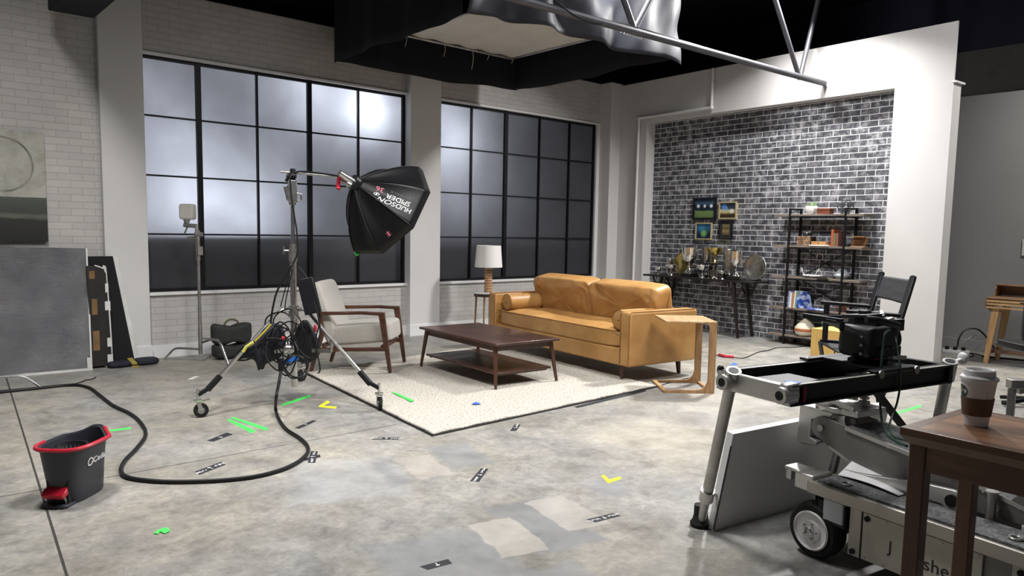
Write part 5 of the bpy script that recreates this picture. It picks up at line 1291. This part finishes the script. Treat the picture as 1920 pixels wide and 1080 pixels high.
# front bracket and levelling head
m = plate([(-.29,.62),(-.10,.62),(-.12,.585),(-.22,.56),(-.225,.47),(-.18,.455),(-.19,.435),(-.275,.425),(-.30,.44)], .215, .445); m.build('head_bracket', M_LIGHTMETAL, dl, bevel=.006)
m = MB(); m.lathe([(0,0),(.125,0),(.128,.012),(.128,.026),(0,.026)], (-.13,.33,.618), 40); m.box((-.06,.33,.632), (.16,.22,.03)); m.build('lower_plate', M_LIGHTMETAL, dl, bevel=.003)
m = MB()
for a in (.6, 2.7, 4.8):
    x, y = -.13+.09*math.cos(a), .33+.09*math.sin(a); m.cyl((x,y,.64),(x,y,.70),.010); m.cyl((x,y,.655),(x,y,.668),.026); m.cyl((x,y,.678),(x,y,.688),.022)
m.build('levelling_screws', M_DULLSTEEL, dl)
m = MB(); m.bar((-.24,.20,.70), (.0,.22,.655), .012, .022, (0,0,1)); m.cyl((-.24,.185,.70),(-.24,.215,.70), .022); m.bar((-.20,.20,.66), (-.24,.20,.71), .014, .03, (1,0,0)); m.build('tilt_lever', M_LIGHTMETAL, dl, bevel=.002)
m = MB(); m.lathe([(0,0),(.11,0),(.135,.012),(.138,.030),(.12,.034),(0,.034)], (-.13,.33,.700), 40); m.build('upper_plate', M_LIGHTMETAL, dl)
m = MB(); m.lathe([(0,0),(.105,0),(.145,.012),(.145,.040),(0,.042)], (-.13,.33,.735), 40); m.cyl((-.13+.14,.33,.755),(-.13+.17,.33,.755), .022); m.build('turntable', M_BLKMETAL, dl)
# control lever and rear housing
lv = [(.02,.392),(.12,.396),(.40,.436),(.50,.443)]+[(.505+.045*math.cos(a), .398+.045*math.sin(a)) for a in [PI/2-PI*k/10 for k in range(11)]]+[(.46,.353+.02),(.30,.368),(.02,.378)]
m = plate(lv, .135, .160); m.build('control_lever', M_LIGHTMETAL, dl, bevel=.003)
m = MB(); m.cyl((.505,.128,.398),(.505,.134,.398), .026, n=20); m.build('lever_eye', M_BLKMETAL, dl)
m = plate([(.62,.365),(1.30,.365),(1.30,.30),(1.55,.30),(1.55,.40),(1.18,.42),(.80,.520),(.74,.515)], .19, .47); m.build('rear_housing', M_GREYPAINT, dl, bevel=.006)
m = MB(); m.bar((.78,.33,.526), (1.17,.33,.428), .27, .010); m.build('rear_carpet', M_CARPET, dl)
m = MB(); m.bar((.80,.188,.508), (1.17,.188,.414), .006, .018); m.build('rear_edge_strip', M_LIGHTMETAL, dl)
m = MB(); m.cyl((.64,.16,.365),(.64,.16,.47), .018); m.cyl((.64,.16,.47),(.64,.16,.478), .024); m.build('valve_post', M_DULLSTEEL, dl)
m = MB(); m.cyl((.86,.06,.366),(.86,.06,.47), .010); m.cyl((.86,.06,.392),(.86,.06,.41), .022); m.bar((.80,.05,.402),(.92,.07,.402), .018, .010); m.cyl((.81,.05,.40),(.81,.05,.418), .012); m.tube([(.79+.02*math.cos(t),.03+.02*math.sin(t),.372) for t in [k*PI/8 for k in range(16)]], .005, 6, True); m.build('t_handle_screw', M_LIGHTMETAL, dl)
m = MB(); m.tube([(.86+.16*math.cos(t), .62+.05*math.cos(t), .40+.12*math.sin(t)) for t in [k*PI/14 for k in range(28)]], .020, 8, True); m.build('steering_ring', M_BLKPLASTIC, dl)
m = MB(); m.cyl((.74,.50,.34),(.74,.50,.50), .022); m.build('brass_post', plain('dull_brass', (.30,.24,.10), .45, .9), dl)
# loose paper
o = MB(); o.grid(lambda u, v: Vector((.02+u*.30, .095+v*.11-.02*u, .3695+.055*(1-u)**2*(v)+.012*math.sin(u*3))), 10, 6); o = o.build('paper_sheet', plain('white_paper', (.80,.79,.80), .8, var=.02), thick=.0012); o.matrix_world = dl.matrix_basis.copy()
tag(o, 'white sheet of paper lying on the carpeted deck of the camera dolly', 'paper')

# white foam board standing behind the dolly
bpts = [fl(1337,996), Vector((4.40,1.79,0)), fl(1375,814,.5), fl(1668,757,.51)]
t, P, n = slab('white_foam_board', 'large white foam board standing on its long edge behind the dolly wheel', 'board', bpts[0], bpts[1], bpts[2], bpts[3], .038, plain('white_foam_core', (.62,.62,.61), .7, var=.03, vs=2))
m = MB(); e = (P[2]-P[3]).normalized(); k = P[3]; m.bar(P[0].lerp(P[3],.02)+n*.0015, P[0].lerp(P[3],.88)+n*.0015, .012, .002, tuple(n)); m.build('dark_edge_tear', plain('grey_torn_edge', (.10,.10,.095), .9), t)

# camera slider
SO = Vector((2.78, 1.489, .82)); SRZ = -.192
sl = thing('camera_slider', 'black camera slider with ruler rails and pipe legs mounted above the dolly', 'camera slider', SO, SRZ)
SM = Matrix.Translation(SO) @ Matrix.Rotation(SRZ, 4, 'Z'); SI = SM.inverted()
M_RULER = plain('pale_ruler_strip', (.45,.44,.38), .5)
for y in (0, .355):
    m = MB(); m.box((.56, y, -.012), (1.12, .020, .075)); m.box((.56, y, .030), (1.12, .050, .010)); m.box((.56, y, -.046), (1.12, .050, .010)); rl = m.build('rail', M_BLKMETAL, sl, bevel=.002)
    m = MB(); m.box((.57, y-.0165, .036), (1.02, .014, .003)); m.build('ruler_strip', M_RULER if y == 0 else M_LIGHTMETAL, rl)
    if y == 0:
        m = MB()
        for k in range(50): m.box((.08+k*.02, y-.0165, .0378), (.0018, .010 if k % 5 else .013, .0006))
        m.build('ruler_ticks', M_BLKMETAL, rl, smooth=False)
m = MB(); m.box((.012, .178, -.008), (.030, .40, .082)); m.build('left_end_plate', M_LIGHTMETAL, sl, bevel=.006)
m = MB(); m.box((1.115, .178, -.008), (.030, .41, .090)); m.build('right_end_plate', M_BLKMETAL, sl, bevel=.004)
for y, x in ((.0, -.01), (.30, -.02)):
    m = MB(); m.cyl((x-.035, y, -.005), (x+.045, y, -.005), .034, n=24); c = m.build('end_clamp', M_LIGHTMETAL, sl)
    m = MB(); m.cyl((x-.037, y, -.005), (x-.036, y, -.005), .019, n=18); m.build('clamp_hole', M_BLKMETAL, c)
m = MB(); m.box((.016,.0,.0), (.07,.05,.085)); m.build('corner_casting', M_LIGHTMETAL, sl, bevel=.01)
m = MB(); m.box((.085,-.017,-.006), (.016,.006,.07)); m.build('red_tape', plain('dark_red_tape', (.20,.01,.02), .6), sl)
m = MB(); m.box((.06,.02,.037), (.05,.05,.003)); m.build('blue_tape', M_BLUET, sl)
def sleg(a, f, r, ext=True):
    a = SI @ Vector(a); f = SI @ Vector(f); d = (f-a).normalized(); m = MB(); L = (f-a).length
    m.cyl(a, a+d*L*.76, r); lg = m.build('support_leg', M_DULLSTEEL, sl)
    if ext:
        m = MB(); m.cyl(a+d*L*.73, a+d*L*.80, r*1.35); m.cyl(a+d*L*.77+Vector((.03,.0,0)), a+d*L*.77+Vector((.075,0,-.008)), .008); m.build('leg_collar', M_LIGHTMETAL, lg)
        m = MB(); m.cyl(a+d*L*.78, a+d*(L-.05), r*.80); m.build('leg_extension', M_DULLSTEEL, lg)
        m = MB(); g = f; m.cyl((f.x,f.y,f.z+.11), (f.x,f.y,f.z+.05), .034, .036); m.lathe([(0,0),(.050,0),(.052,.018),(.040,.035),(.036,.055),(0,.055)], (f.x,f.y,f.z), 20); m.build('rubber_foot', M_RUBBER, lg)
    m = MB(); m.cyl(a-d*.05, a+d*.05, r*1.30, n=20); m.build('leg_socket', M_DULLSTEEL, lg)
    m = MB(); m.cyl(a-d*.052, a-d*.049, r*.85, n=18); m.build('tube_bore', M_BLKMETAL, lg)
    return a
a = sleg(fl(1372,712,.82), fl(1313,986,0), .026)
m = MB(); k = SI @ fl(1351,694,.85); m.cyl(a+Vector((0,0,.02)), k, .009); m.puff(k, (.03,.03,.045), .8, 8); m.build('star_knob', M_BLKPLASTIC, sl)
a = sleg(SM @ Vector((1.17,.02,0)), SM @ Vector((1.36,.22,-.82)), .026)
m = MB(); m.cyl(a+Vector((0,0,.03)), a+Vector((.07,-.02,.05)), .010); m.puff(a+Vector((.08,-.02,.055)), (.035,.05,.06), .9, 8); m.build('white_knob', M_WHITEPAINT, sl)
m = MB(); m.bar((1.10,.05,.005), (1.19,.01,.01), .04, .03); m.build('right_bracket', M_LIGHTMETAL, sl, bevel=.004)
sleg(SM @ Vector((1.02,.38,-.05)), SM @ Vector((.90,.47,-.82)), .024)
m = MB(); m.bar((1.0,.37,-.05), SI @ Vector((4.62,1.42,0)), .03, .03); m.build('rear_brace', M_BLKMETAL, sl)
# carriage + fluid base
sx_, sy_0 = .70, .178
m = MB(); m.box((sx_+.05, sy_0, .044), (.20, .40, .014)); m.box((sx_, 0, .046), (.32,.05,.012)); m.box((sx_, .355, .046), (.32,.05,.012)); m.build('carriage', M_BLKMETAL, sl, bevel=.004)
m = MB()
for x in (-.13, .13):
    for y in (-.19, .19): m.cyl((sx_+x, sy_0+y-.012, .036), (sx_+x, sy_0+y-.020, .036), .019)
m.build('carriage_wheels', M_DULLSTEEL, sl)
m = MB(); m.box((.20, .16, .0), (.22, .18, .03)); m.build('accessory_tray', M_BLKPLASTIC, sl, bevel=.003)
# camera on its head
CO = SM @ Vector((sx_+.07, sy_0, .051)); CRZ = SRZ+.03
ca = thing('cinema_camera', 'black cinema camera wrapped in a padded cover with an eyebrow flag, on the slider', 'camera', CO, CRZ)
m = MB(); m.lathe([(0,0),(.085,0),(.088,.010),(.070,.014),(.070,.022),(.062,.026),(0,.026)], n=30); m.build('fluid_base', M_BLKMETAL, ca)
m = MB(); m.box((0,0,.034), (.15,.12,.022)); m.build('tilt_plate', M_BLKPLASTIC, ca, bevel=.006)
def camf(v): return v*(1+.05*noise.noise(v*18))
m = MB(); m.puff((.0,0,.150), (.235,.18,.150), .28, 24, f=camf); m.build('padded_body', plain('padded_black_cover', (.010,.010,.011), .55, var=.3, bs=.4, bscale=25), ca, angle=180)
m = MB(); m.box((.02,-.088,.105), (.18,.02,.05)); m.cyl((.125,0,.15), (.150,0,.15), .075, n=24); m.build('lower_flap', M_BLKPLASTIC, ca, bevel=.006)
m = MB()
for x in (-.05,-.01,.035,.075): m.cyl((x,-.099,.125), (x,-.103,.125), .004, n=8)
for z in (.10,.14,.18): m.cyl((-.118,-.04,z), (-.128,-.045,z), .007, n=8)
m.build('snap_studs', M_CHROME, ca)
m = MB(); m.box((.02,.02,.262), (.13,.15,.018), Matrix.Rotation(-.10, 4, 'X')); m.box((.05,.06,.268), (.05,.04,.03)); m.box((.02,.0,.236), (.11,.12,.03)); m.build('top_plate', M_BLKPLASTIC, ca, bevel=.004)
m = MB(); m.bar((.05,-.03,.258), (.12,.02,.275), .02, .022); m.bar((.05,-.05,.245), (.13,-.03,.250), .022, .015); m.build('top_bracket', M_LIGHTMETAL, ca, bevel=.003)
m = MB(); m.tube([(-.14,-.07,.262),(-.09,-.09,.258),(0,-.10,.240),(.07,-.10,.225)], .017, 10, smooth=6); m.build('padded_handle', M_BLKPLASTIC, ca)
m = MB(); m.bar((-.115,-.02,.185), (-.285,.05,.262), .19, .004, (0,0,1), .20); fgg = m.build('eyebrow_flag', plain('slate_grey_fabric_flag', (.040,.044,.055), .7), ca)
m = MB(); m.bar((-.285,-.05,.258), (-.285,.15,.262), .016, .022); m.bar((-.285,-.05,.258), (-.285,-.05,.215), .02, .012, (0,1,0)); m.bar((-.285,.15,.262),(-.12,.07,.255), .010, .016); m.build('flag_frame', M_BLKMETAL, ca)
m = MB(); m.box((.185,.01,.215), (.07,.10,.055)); m.box((.165,.02,.12), (.05,.05,.09)); m.tube([(.19,.0,.14),(.215,.0,.14),(.22,0,.08),(.19,0,.075)], .006, 6); m.build('rear_module', M_BLKPLASTIC, ca, bevel=.005)
m = MB(); m.bar((.16,-.03,.19), (.185,-.03,.165), .02, .03); m.build('rear_connector', M_LIGHTMETAL, ca)
m = MB(); m.box((-.03,-.06,.022), (.03,.02,.008)); m.build('red_lever', M_RED, ca)
m = MB(); m.bar((.10,-.05,.02), (.20,-.06,.01), .03, .02); m.build('release_lever', M_LIGHTMETAL, ca, bevel=.002)
m = MB(); m.bar((-.16,-.02,.02),(-.10,0,.02), .03, .014); m.cyl((-.155,-.03,.02),(-.155,-.03,.05), .012); m.build('plate_lock', M_BLKMETAL, ca, bevel=.002)
for ch in list(ca.children):
    if ch.name.split('.')[0] not in ('fluid_base', 'tilt_plate', 'red_lever', 'release_lever', 'plate_lock'): ch.location.z -= .052
M_GREENCABLE = plain('dark_green_cable', (.008,.035,.022), .45)
dc = depth(CO)-.13
acable('green_cable', 'dark green cable looping from the camera top down past the slider to the dolly arm', [atd(x, y, dc+d) for x, y, d in ((1668,619,-.02),(1660,625,-.05),(1656,650,-.06),(1652,690,-.08),(1650,730,-.06),(1652,780,-.10),(1662,812,-.25),(1680,828,-.45),(1700,836,-.6))], .0055, mat=M_GREENCABLE)
acable('green_cable', 'dark green cable hanging from the back of the camera past the ruler rail', [atd(x, y, dc+d) for x, y, d in ((1679,632,0),(1683,655,-.04),(1688,690,-.08),(1688,720,-.06),(1682,755,-.08),(1672,782,-.12),(1668,800,-.2),(1675,818,-.35),(1700,826,-.55))], .0045, mat=M_GREENCABLE)

# director chair (tall, behind the slider)
dch = thing('director_chair', 'black folding director chair with canvas back behind the camera', 'chair', Vector((fl(1640,700,.35).x*1.25, fl(1640,700,.35).y*1.25, 0)))
def qd(x, y, d): return atd(x, y, d)-dch.location
A1, A2, B1, B2 = qd(1542,567,5.25), qd(1634,575,5.10), qd(1590,584,4.65), qd(1690,592,4.50)
up = Vector((0,0,1))
def tow(p, q, k): return p+(q-p).normalized()*k
for a, b in ((A1, A2), (B1, B2)): m = MB(); m.bar(tow(a, b, -.01), b, .055, .022); m.build('armrest', M_BLKMETAL, dch, bevel=.004)
TB, TA = qd(1712,521,4.62), qd(1653,513,5.22)
for a, t_ in ((A2, TA), (B2, TB)):
    m = MB(); lo = a+(a-t_)*1.1; m.bar(t_, lo, .030, .034, (1,0,0)); m.cyl(t_, t_+(t_-a).normalized()*.006, .020); m.build('back_post', M_BLKMETAL, dch, bevel=.004)
fr_a, fr_b = tow(A1, A2, .03), tow(B1, B2, .03)
sz_ = -.28
for p in (fr_a, fr_b): m = MB(); m.bar(p-up*.01, Vector((p.x, p.y, p.z+sz_)), .030, .030, (1,0,0)); m.build('arm_post', M_BLKMETAL, dch, bevel=.003)
def canv(u, v):
    t0 = TA.lerp(TB, u); b0 = (A2+(TA-A2)*.30).lerp(B2+(TB-B2)*.30, u); p = (t0-up*.015).lerp(b0, v)
    return p-fwd*(.012*math.sin(u*PI))+fwd*.012*noise.noise(Vector((u*3, v*6, 2)))
m = MB(); m.grid(canv, 20, 12); m.build('canvas_back', plain('black_canvas', (.016,.017,.021), .75, var=.15, vs=20), dch, thick=.004, angle=180)
zs_ = A1.z+sz_; S4 = [Vector((p.x, p.y, zs_)) for p in (A1, A2, B2, B1)]
m = MB(); m.add(S4+[p-up*.01 for p in S4], [(0,1,2,3),(7,6,5,4),(0,4,5,1),(1,5,6,2),(2,6,7,3),(3,7,4,0)]); m.build('canvas_seat', plain('black_canvas_seat', (.012,.012,.015), .8), dch)
for p, q in ((S4[0], S4[1]), (S4[3], S4[2])): m = MB(); m.bar(p, q, .03, .04); m.build('seat_rail', M_BLKMETAL, dch, bevel=.003)
fz = -dch.location.z
G4 = [Vector((p.x, p.y, fz)) for p in S4]
for i, j in ((0,3),(3,0),(1,2),(2,1)): m = MB(); m.bar(S4[i], G4[j]+up*.02, .028, .022, (0,1,0)); m.build('crossed_leg', M_BLKMETAL, dch, bevel=.003)
for i, j in ((0,1),(3,2)): m = MB(); m.bar(G4[i]+up*.012, G4[j]+up*.012, .03, .024); m.build('floor_rail', M_BLKMETAL, dch, bevel=.003)

# plywood box
M_PLY = plain('yellow_plywood', srgb(206,170,92), .5, var=.07, vs=4); M_PLYL = wood('plywood_grain', srgb(196,158,84), srgb(222,186,112), .5, 2, 1.6, 5)
pb = [fl(1496,704), fl(1542,713), fl(1574,706)]; bc_ = (pb[0]+pb[2])/2+Vector((.105,-.092,0)); ang = math.atan2(*(pb[1]-pb[0]).yx)
t = thing('plywood_box', 'yellow plywood apple box standing on end between the shelf and the director chair', 'box', bc_, ang)
m = MB(); m.box((0,0,.25), (.32,.33,.50)); m.build('box_shell', M_PLYL, t, bevel=.003)
m = MB(); m.box((.12,-.166,.33), (.012,.003,.14)); m.build('hand_slot', M_BLACK, t)
m = MB(); m.box((.155,.0,.25), (.012,.34,.504)); m.build('edge_band', M_PLY, t, bevel=.002)

# bar table and cup
TO = Vector((2.148, .813, 0)); TRZ = -.07
bt = thing('bar_table', 'tall walnut bar table with square legs in the right foreground', 'table', TO, TRZ)
M_WAL = wood('warm_walnut', srgb(84,56,40), srgb(122,84,60), .4, 1, 3.5, 8, .2); M_WALV = wood('warm_walnut_leg', srgb(74,48,34), srgb(104,70,50), .42, 2, 3.5, 8, .1)
M_WALTOP = wood('walnut_plank_top', srgb(122,86,62), srgb(172,128,94), .35, 1, 3.2, 9, .25, planks=(0, .085, .80))
TW, TLn, TZ = .42, 1.25, .93
m = MB(); m.box((TW/2, -TLn/2, TZ-.008), (TW-.07, TLn-.07, .0165)); m.build('plank_top', M_WALTOP, bt)
m = MB()
for x in (.018, TW-.018): m.bar((x, 0, TZ-.010), (x, -TLn, TZ-.010), .036, .021)
for y in (-.018, -TLn+.018): m.box((TW/2, y, TZ-.010), (TW-.072, .036, .0205))
m.build('border_frame', M_WAL, bt, bevel=.002)
def chamfer(x0, x1, y0, y1, z1, z0, k): return [(x0,y0,z1),(x1,y0,z1),(x1,y1,z1),(x0,y1,z1),(x0+k,y0+k,z0),(x1-k,y0+k,z0),(x1-k,y1-k,z0),(x0+k,y1-k,z0)]
m = MB(); m.add(chamfer(0, TW, -TLn, 0, TZ-.020, TZ-.045, .018), [(0,1,2,3),(7,6,5,4),(0,4,5,1),(1,5,6,2),(2,6,7,3),(3,7,4,0)]); m.build('top_underside', M_WAL, bt)
m = MB()
for x in (.035, TW-.035): m.box((x, -TLn/2, TZ-.080), (.020, TLn-.06, .072))
for y in (-.035, -TLn+.035): m.box((TW/2, y, TZ-.080), (TW-.06, .020, .072))
m.build('apron', M_WAL, bt)
for x in (.042, TW-.042):
    for y in (-.042, -TLn+.042): m = MB(); m.box((x, y, (TZ-.044)/2), (.044, .044, TZ-.044)); m.build('leg', M_WALV, bt, bevel=.003)
cu = thing('coffee_cup', 'white paper coffee cup with lid and brown sleeve on the walnut bar table', 'cup', fl(1829,796,.931)+Vector((.0,.0,-.0005)), 0)
M_CUP = plain('white_paper_cup', (.74,.73,.74), .55, var=.02)
r0, r1, hc = .0305, .0445, .132
rz_ = lambda z: r0+(r1-r0)*z/hc
m = MB(); m.lathe([(0,.002),(r0-.002,.0),(r0,.001),(r1,hc),(0,hc)], n=48); m.build('cup_body', M_CUP, cu)
m = MB(); m.lathe([(rz_(.030)+.0008,.030),(rz_(.030)+.0022,.030),(rz_(.080)+.0022,.080),(rz_(.080)+.0008,.080)], n=48); m.build('cardboard_sleeve', plain('brown_kraft_sleeve', srgb(104,82,66), .85, var=.08, vs=30), cu)
m = MB(); m.lathe([(r1+.001,.128),(r1+.0035,.130),(r1+.0035,.137),(r1-.002,.141),(r1-.005,.142),(r1-.006,.156),(r1-.009,.159),(r1-.012,.157),(r1-.014,.150),(0,.150)], n=48); m.build('lid', M_WHITEPAINT, cu)
vd = math.atan2(-cu.location.y, -cu.location.x)
def onc(a, z, k=.0006): r = rz_(z)+k; return Vector((r*math.cos(vd+a), r*math.sin(vd+a), z))
def decal(a0, z0, rad, nm, mat, ring=False):
    m = MB(); n = 24; vs = [onc(a0, z0, .0008)]
    vs += [onc(a0+rad*math.cos(2*PI*k/n)/.037, z0+rad*math.sin(2*PI*k/n), .0008) for k in range(n)]
    m.add(vs, [(0, 1+k, 1+(k+1) % n) for k in range(n)]); return m.build(nm, mat, cu)
decal(-1.12, .097, .018, 'round_logo', plain('dark_green_print', (.01,.06,.04), .6))
m = MB()
for k in range(5): m.tube([onc(-1.30+.09*k, .086+.004*k, .0012), onc(-1.26+.08*k, .098, .0012), onc(-1.28+.09*k, .110-.003*k, .0012)], .0011, 4)
m.build('logo_lines', M_WTEXT, cu)
m = MB()
for a, z, w in ((.50,.098,.26),(.52,.090,.18),(.52,.086,.20),(.54,.082,.14)): m.tube([onc(a+w*t/4-.0, z, .0005) for t in range(5)], .0006, 4)
m.build('small_print', plain('grey_print_lines', (.35,.33,.38), .7), cu)

# steel stand behind the table at the right edge
P_ = atd(1897,740,3.7)
t = thing('steel_stand', 'worn grey steel stand with bracket top at the right edge behind the bar table', 'stand', Vector((P_.x, P_.y, 0)))
zt = vz(P_, 712); m = MB(); m.box((0,0,zt/2-.02), (.032,.032,zt-.04)); m.build('post', M_DULLSTEEL, t, bevel=.004)
m = MB(); e = rgt.copy(); e.z = 0; e.normalize(); m.bar(e*-.02+Vector((0,0,zt-.02)), e*.35+Vector((0,0,zt-.02)), .05, .045); m.bar(e*.03+Vector((0,0,zt-.045)), e*.10+Vector((0,0,zt-.045)), .04, .05, (0,0,1), .04, .01); m.build('top_bracket', M_DULLSTEEL, t, bevel=.004)
m = MB(); m.bar(e*-.20+Vector((0,0,.015)), e*.20+Vector((0,0,.015)), .04, .03); m.build('foot_bar', M_DULLSTEEL, t)

# writing desk in the far right room
ds = thing('writing_desk', 'pale wood writing desk with small raised hutch against the grey wall at right', 'desk', (9.90, 2.90, 0), -PI/2)
M_DESK = wood('desk_birch', srgb(158,122,82), srgb(200,164,116), .5, 0, 3, 8); M_DESKV = wood('desk_birch_leg', srgb(160,124,82), srgb(204,166,116), .5, 2, 3, 8); M_DESKD = wood('desk_walnut_shell', srgb(110,82,60), srgb(146,112,84), .5, 0, 3, 8)
# local: x runs to the right along the front, y into the room's depth
m = MB(); m.box((.60,.25,.775), (1.20,.52,.014)); m.box((.007,.25,.715), (.014,.52,.12)); m.box((1.193,.25,.715), (.014,.52,.12)); m.box((.60,.505,.72), (1.20,.014,.12)); m.build('desk_shell', M_DESKD, ds, bevel=.003)
for k, z in enumerate((.742, .707, .668)):
    m = MB(); m.box((.60,.0-.004,z), (1.17,.02,.026 if k < 2 else .02)); m.build('drawer_front' if k < 2 else 'front_rail', M_DESK, ds, bevel=.003)
m = MB(); m.box((.42,-.015,.742), (.14,.006,.012)); m.build('drawer_pull', M_BLKMETAL, ds)
m = MB(); m.prism([(.24,.78),(.52,.78),(.52,.915),(.34,.915),(.30,.88),(.28,.81)], .0, .014, Matrix(((0,0,1,.0),(1,0,0,0),(0,1,0,0),(0,0,0,1)))); m.box((.60,.42,.915), (1.20,.19,.014)); m.box((.60,.50,.85), (1.19,.014,.13)); m.build('hutch', M_DESKD, ds, bevel=.003)
for x, s in ((.10,-1), (1.10,1)):
    for y in (.05, .45): m = MB(); m.bar((x, y, .655), (x+s*.06, y, 0), .03, .085, (1,0,0), .03, .05); m.build('leg', M_DESKV, ds, bevel=.004)
    m = MB(); m.prism([(x-.09*s,.655),(x+.10*s*-1+.0,.655),(x+.02,.56)] if False else [(x-.10,.655),(x+.10,.655),(x+.045,.57),(x-.03,.60)], -.06, -.045, XZ @ Matrix.Translation((0,0,.0))); m.build('leg_gusset', M_DESKD, ds)
    m = MB(); m.bar((x+s*.05,.06,.13), (x+s*.05,.45,.13), .02, .04); m.build('stretcher', M_DESKD, ds)
m = MB(); m.bar((.06,.25,.13), (1.14,.25,.13), .02, .04); m.build('stretcher', M_DESKD, ds)
P_ = atd(1916,600,6.3)
t = thing('black_office_chair', 'black chair back partly visible at the right edge in front of the desk', 'chair', Vector((P_.x+.16, P_.y-.19, 0)))
m = MB(); m.puff((0,0,vz(P_,598)), (.46,.06,.42), .25, 16, rot=(.05,0,YAW-PI/2-.25)); m.build('chair_back', M_BLKPLASTIC, t)
m = MB(); m.puff((.15,.15,vz(P_,640)-.06), (.46,.44,.07), .3, 12, rot=(0,0,YAW-PI/2)); m.cyl((.15,.15,.06), (.15,.15,vz(P_,640)-.06), .03); m.build('chair_seat', M_BLKPLASTIC, t)
m = MB()
for k in range(5): a = k*1.257; m.bar((.15,.15,.07), (.15+.26*math.cos(a),.15+.26*math.sin(a),.03), .04, .03)
m.build('star_base', M_BLKMETAL, t)
m = MB(); z = vz((10.9,2.85),472); o = MB(); o.box((0,0,0), (.012,.10,.20)); o = o.build('wall_notice', M_WHITEPAINT, bevel=.002); o.location = px_ = Vector((10.94, 2.80, 1.36))
tag(o, 'small white panel on the grey wall above the writing desk', 'panel')
t = thing('power_strip', 'pale power strip with black plugs on the floor by the white wall end', 'power strip', fl(1792,662), -1.3)
m = MB(); m.box((0,0,.02), (.30,.06,.04)); m.build('strip_body', M_WHITEPAINT, t, bevel=.004)
for k in range(3): m = MB(); m.box((-.10+k*.09,0,.06), (.045,.04,.045)); m.build('plug', M_BLKPLASTIC, t, bevel=.004)
dw = depth(fl(1830,662))
def w7(x, y, d=0): return atd(x, y, dw+d)
acable('floor_cable', 'black cable arching up from the power strip behind the writing desk leg', [w7(x, y) for x, y in ((1795,650),(1798,635),(1806,622),(1820,616),(1834,618),(1846,628),(1855,640),(1866,655),(1880,668),(1900,675),(1925,678))], .010)
acable('floor_cable', 'grey cable arching lower beside the black one by the writing desk', [w7(x, y, .05) for x, y in ((1797,655),(1806,642),(1820,632),(1836,627),(1846,627))], .006, mat=M_GREYPAINT)
acable('floor_cable', 'tangled thin black wire on the floor between power strip and desk', [fl(x, y, .01) for x, y in ((1796,660),(1806,664),(1800,669),(1812,670),(1826,666),(1818,662),(1832,664),(1842,667))], .006)
acable('floor_cable', 'thick black cable on the floor running under the writing desk', [fl(x, y, .012) for x, y in ((1842,668),(1870,671),(1895,673),(1935,677))], .012)
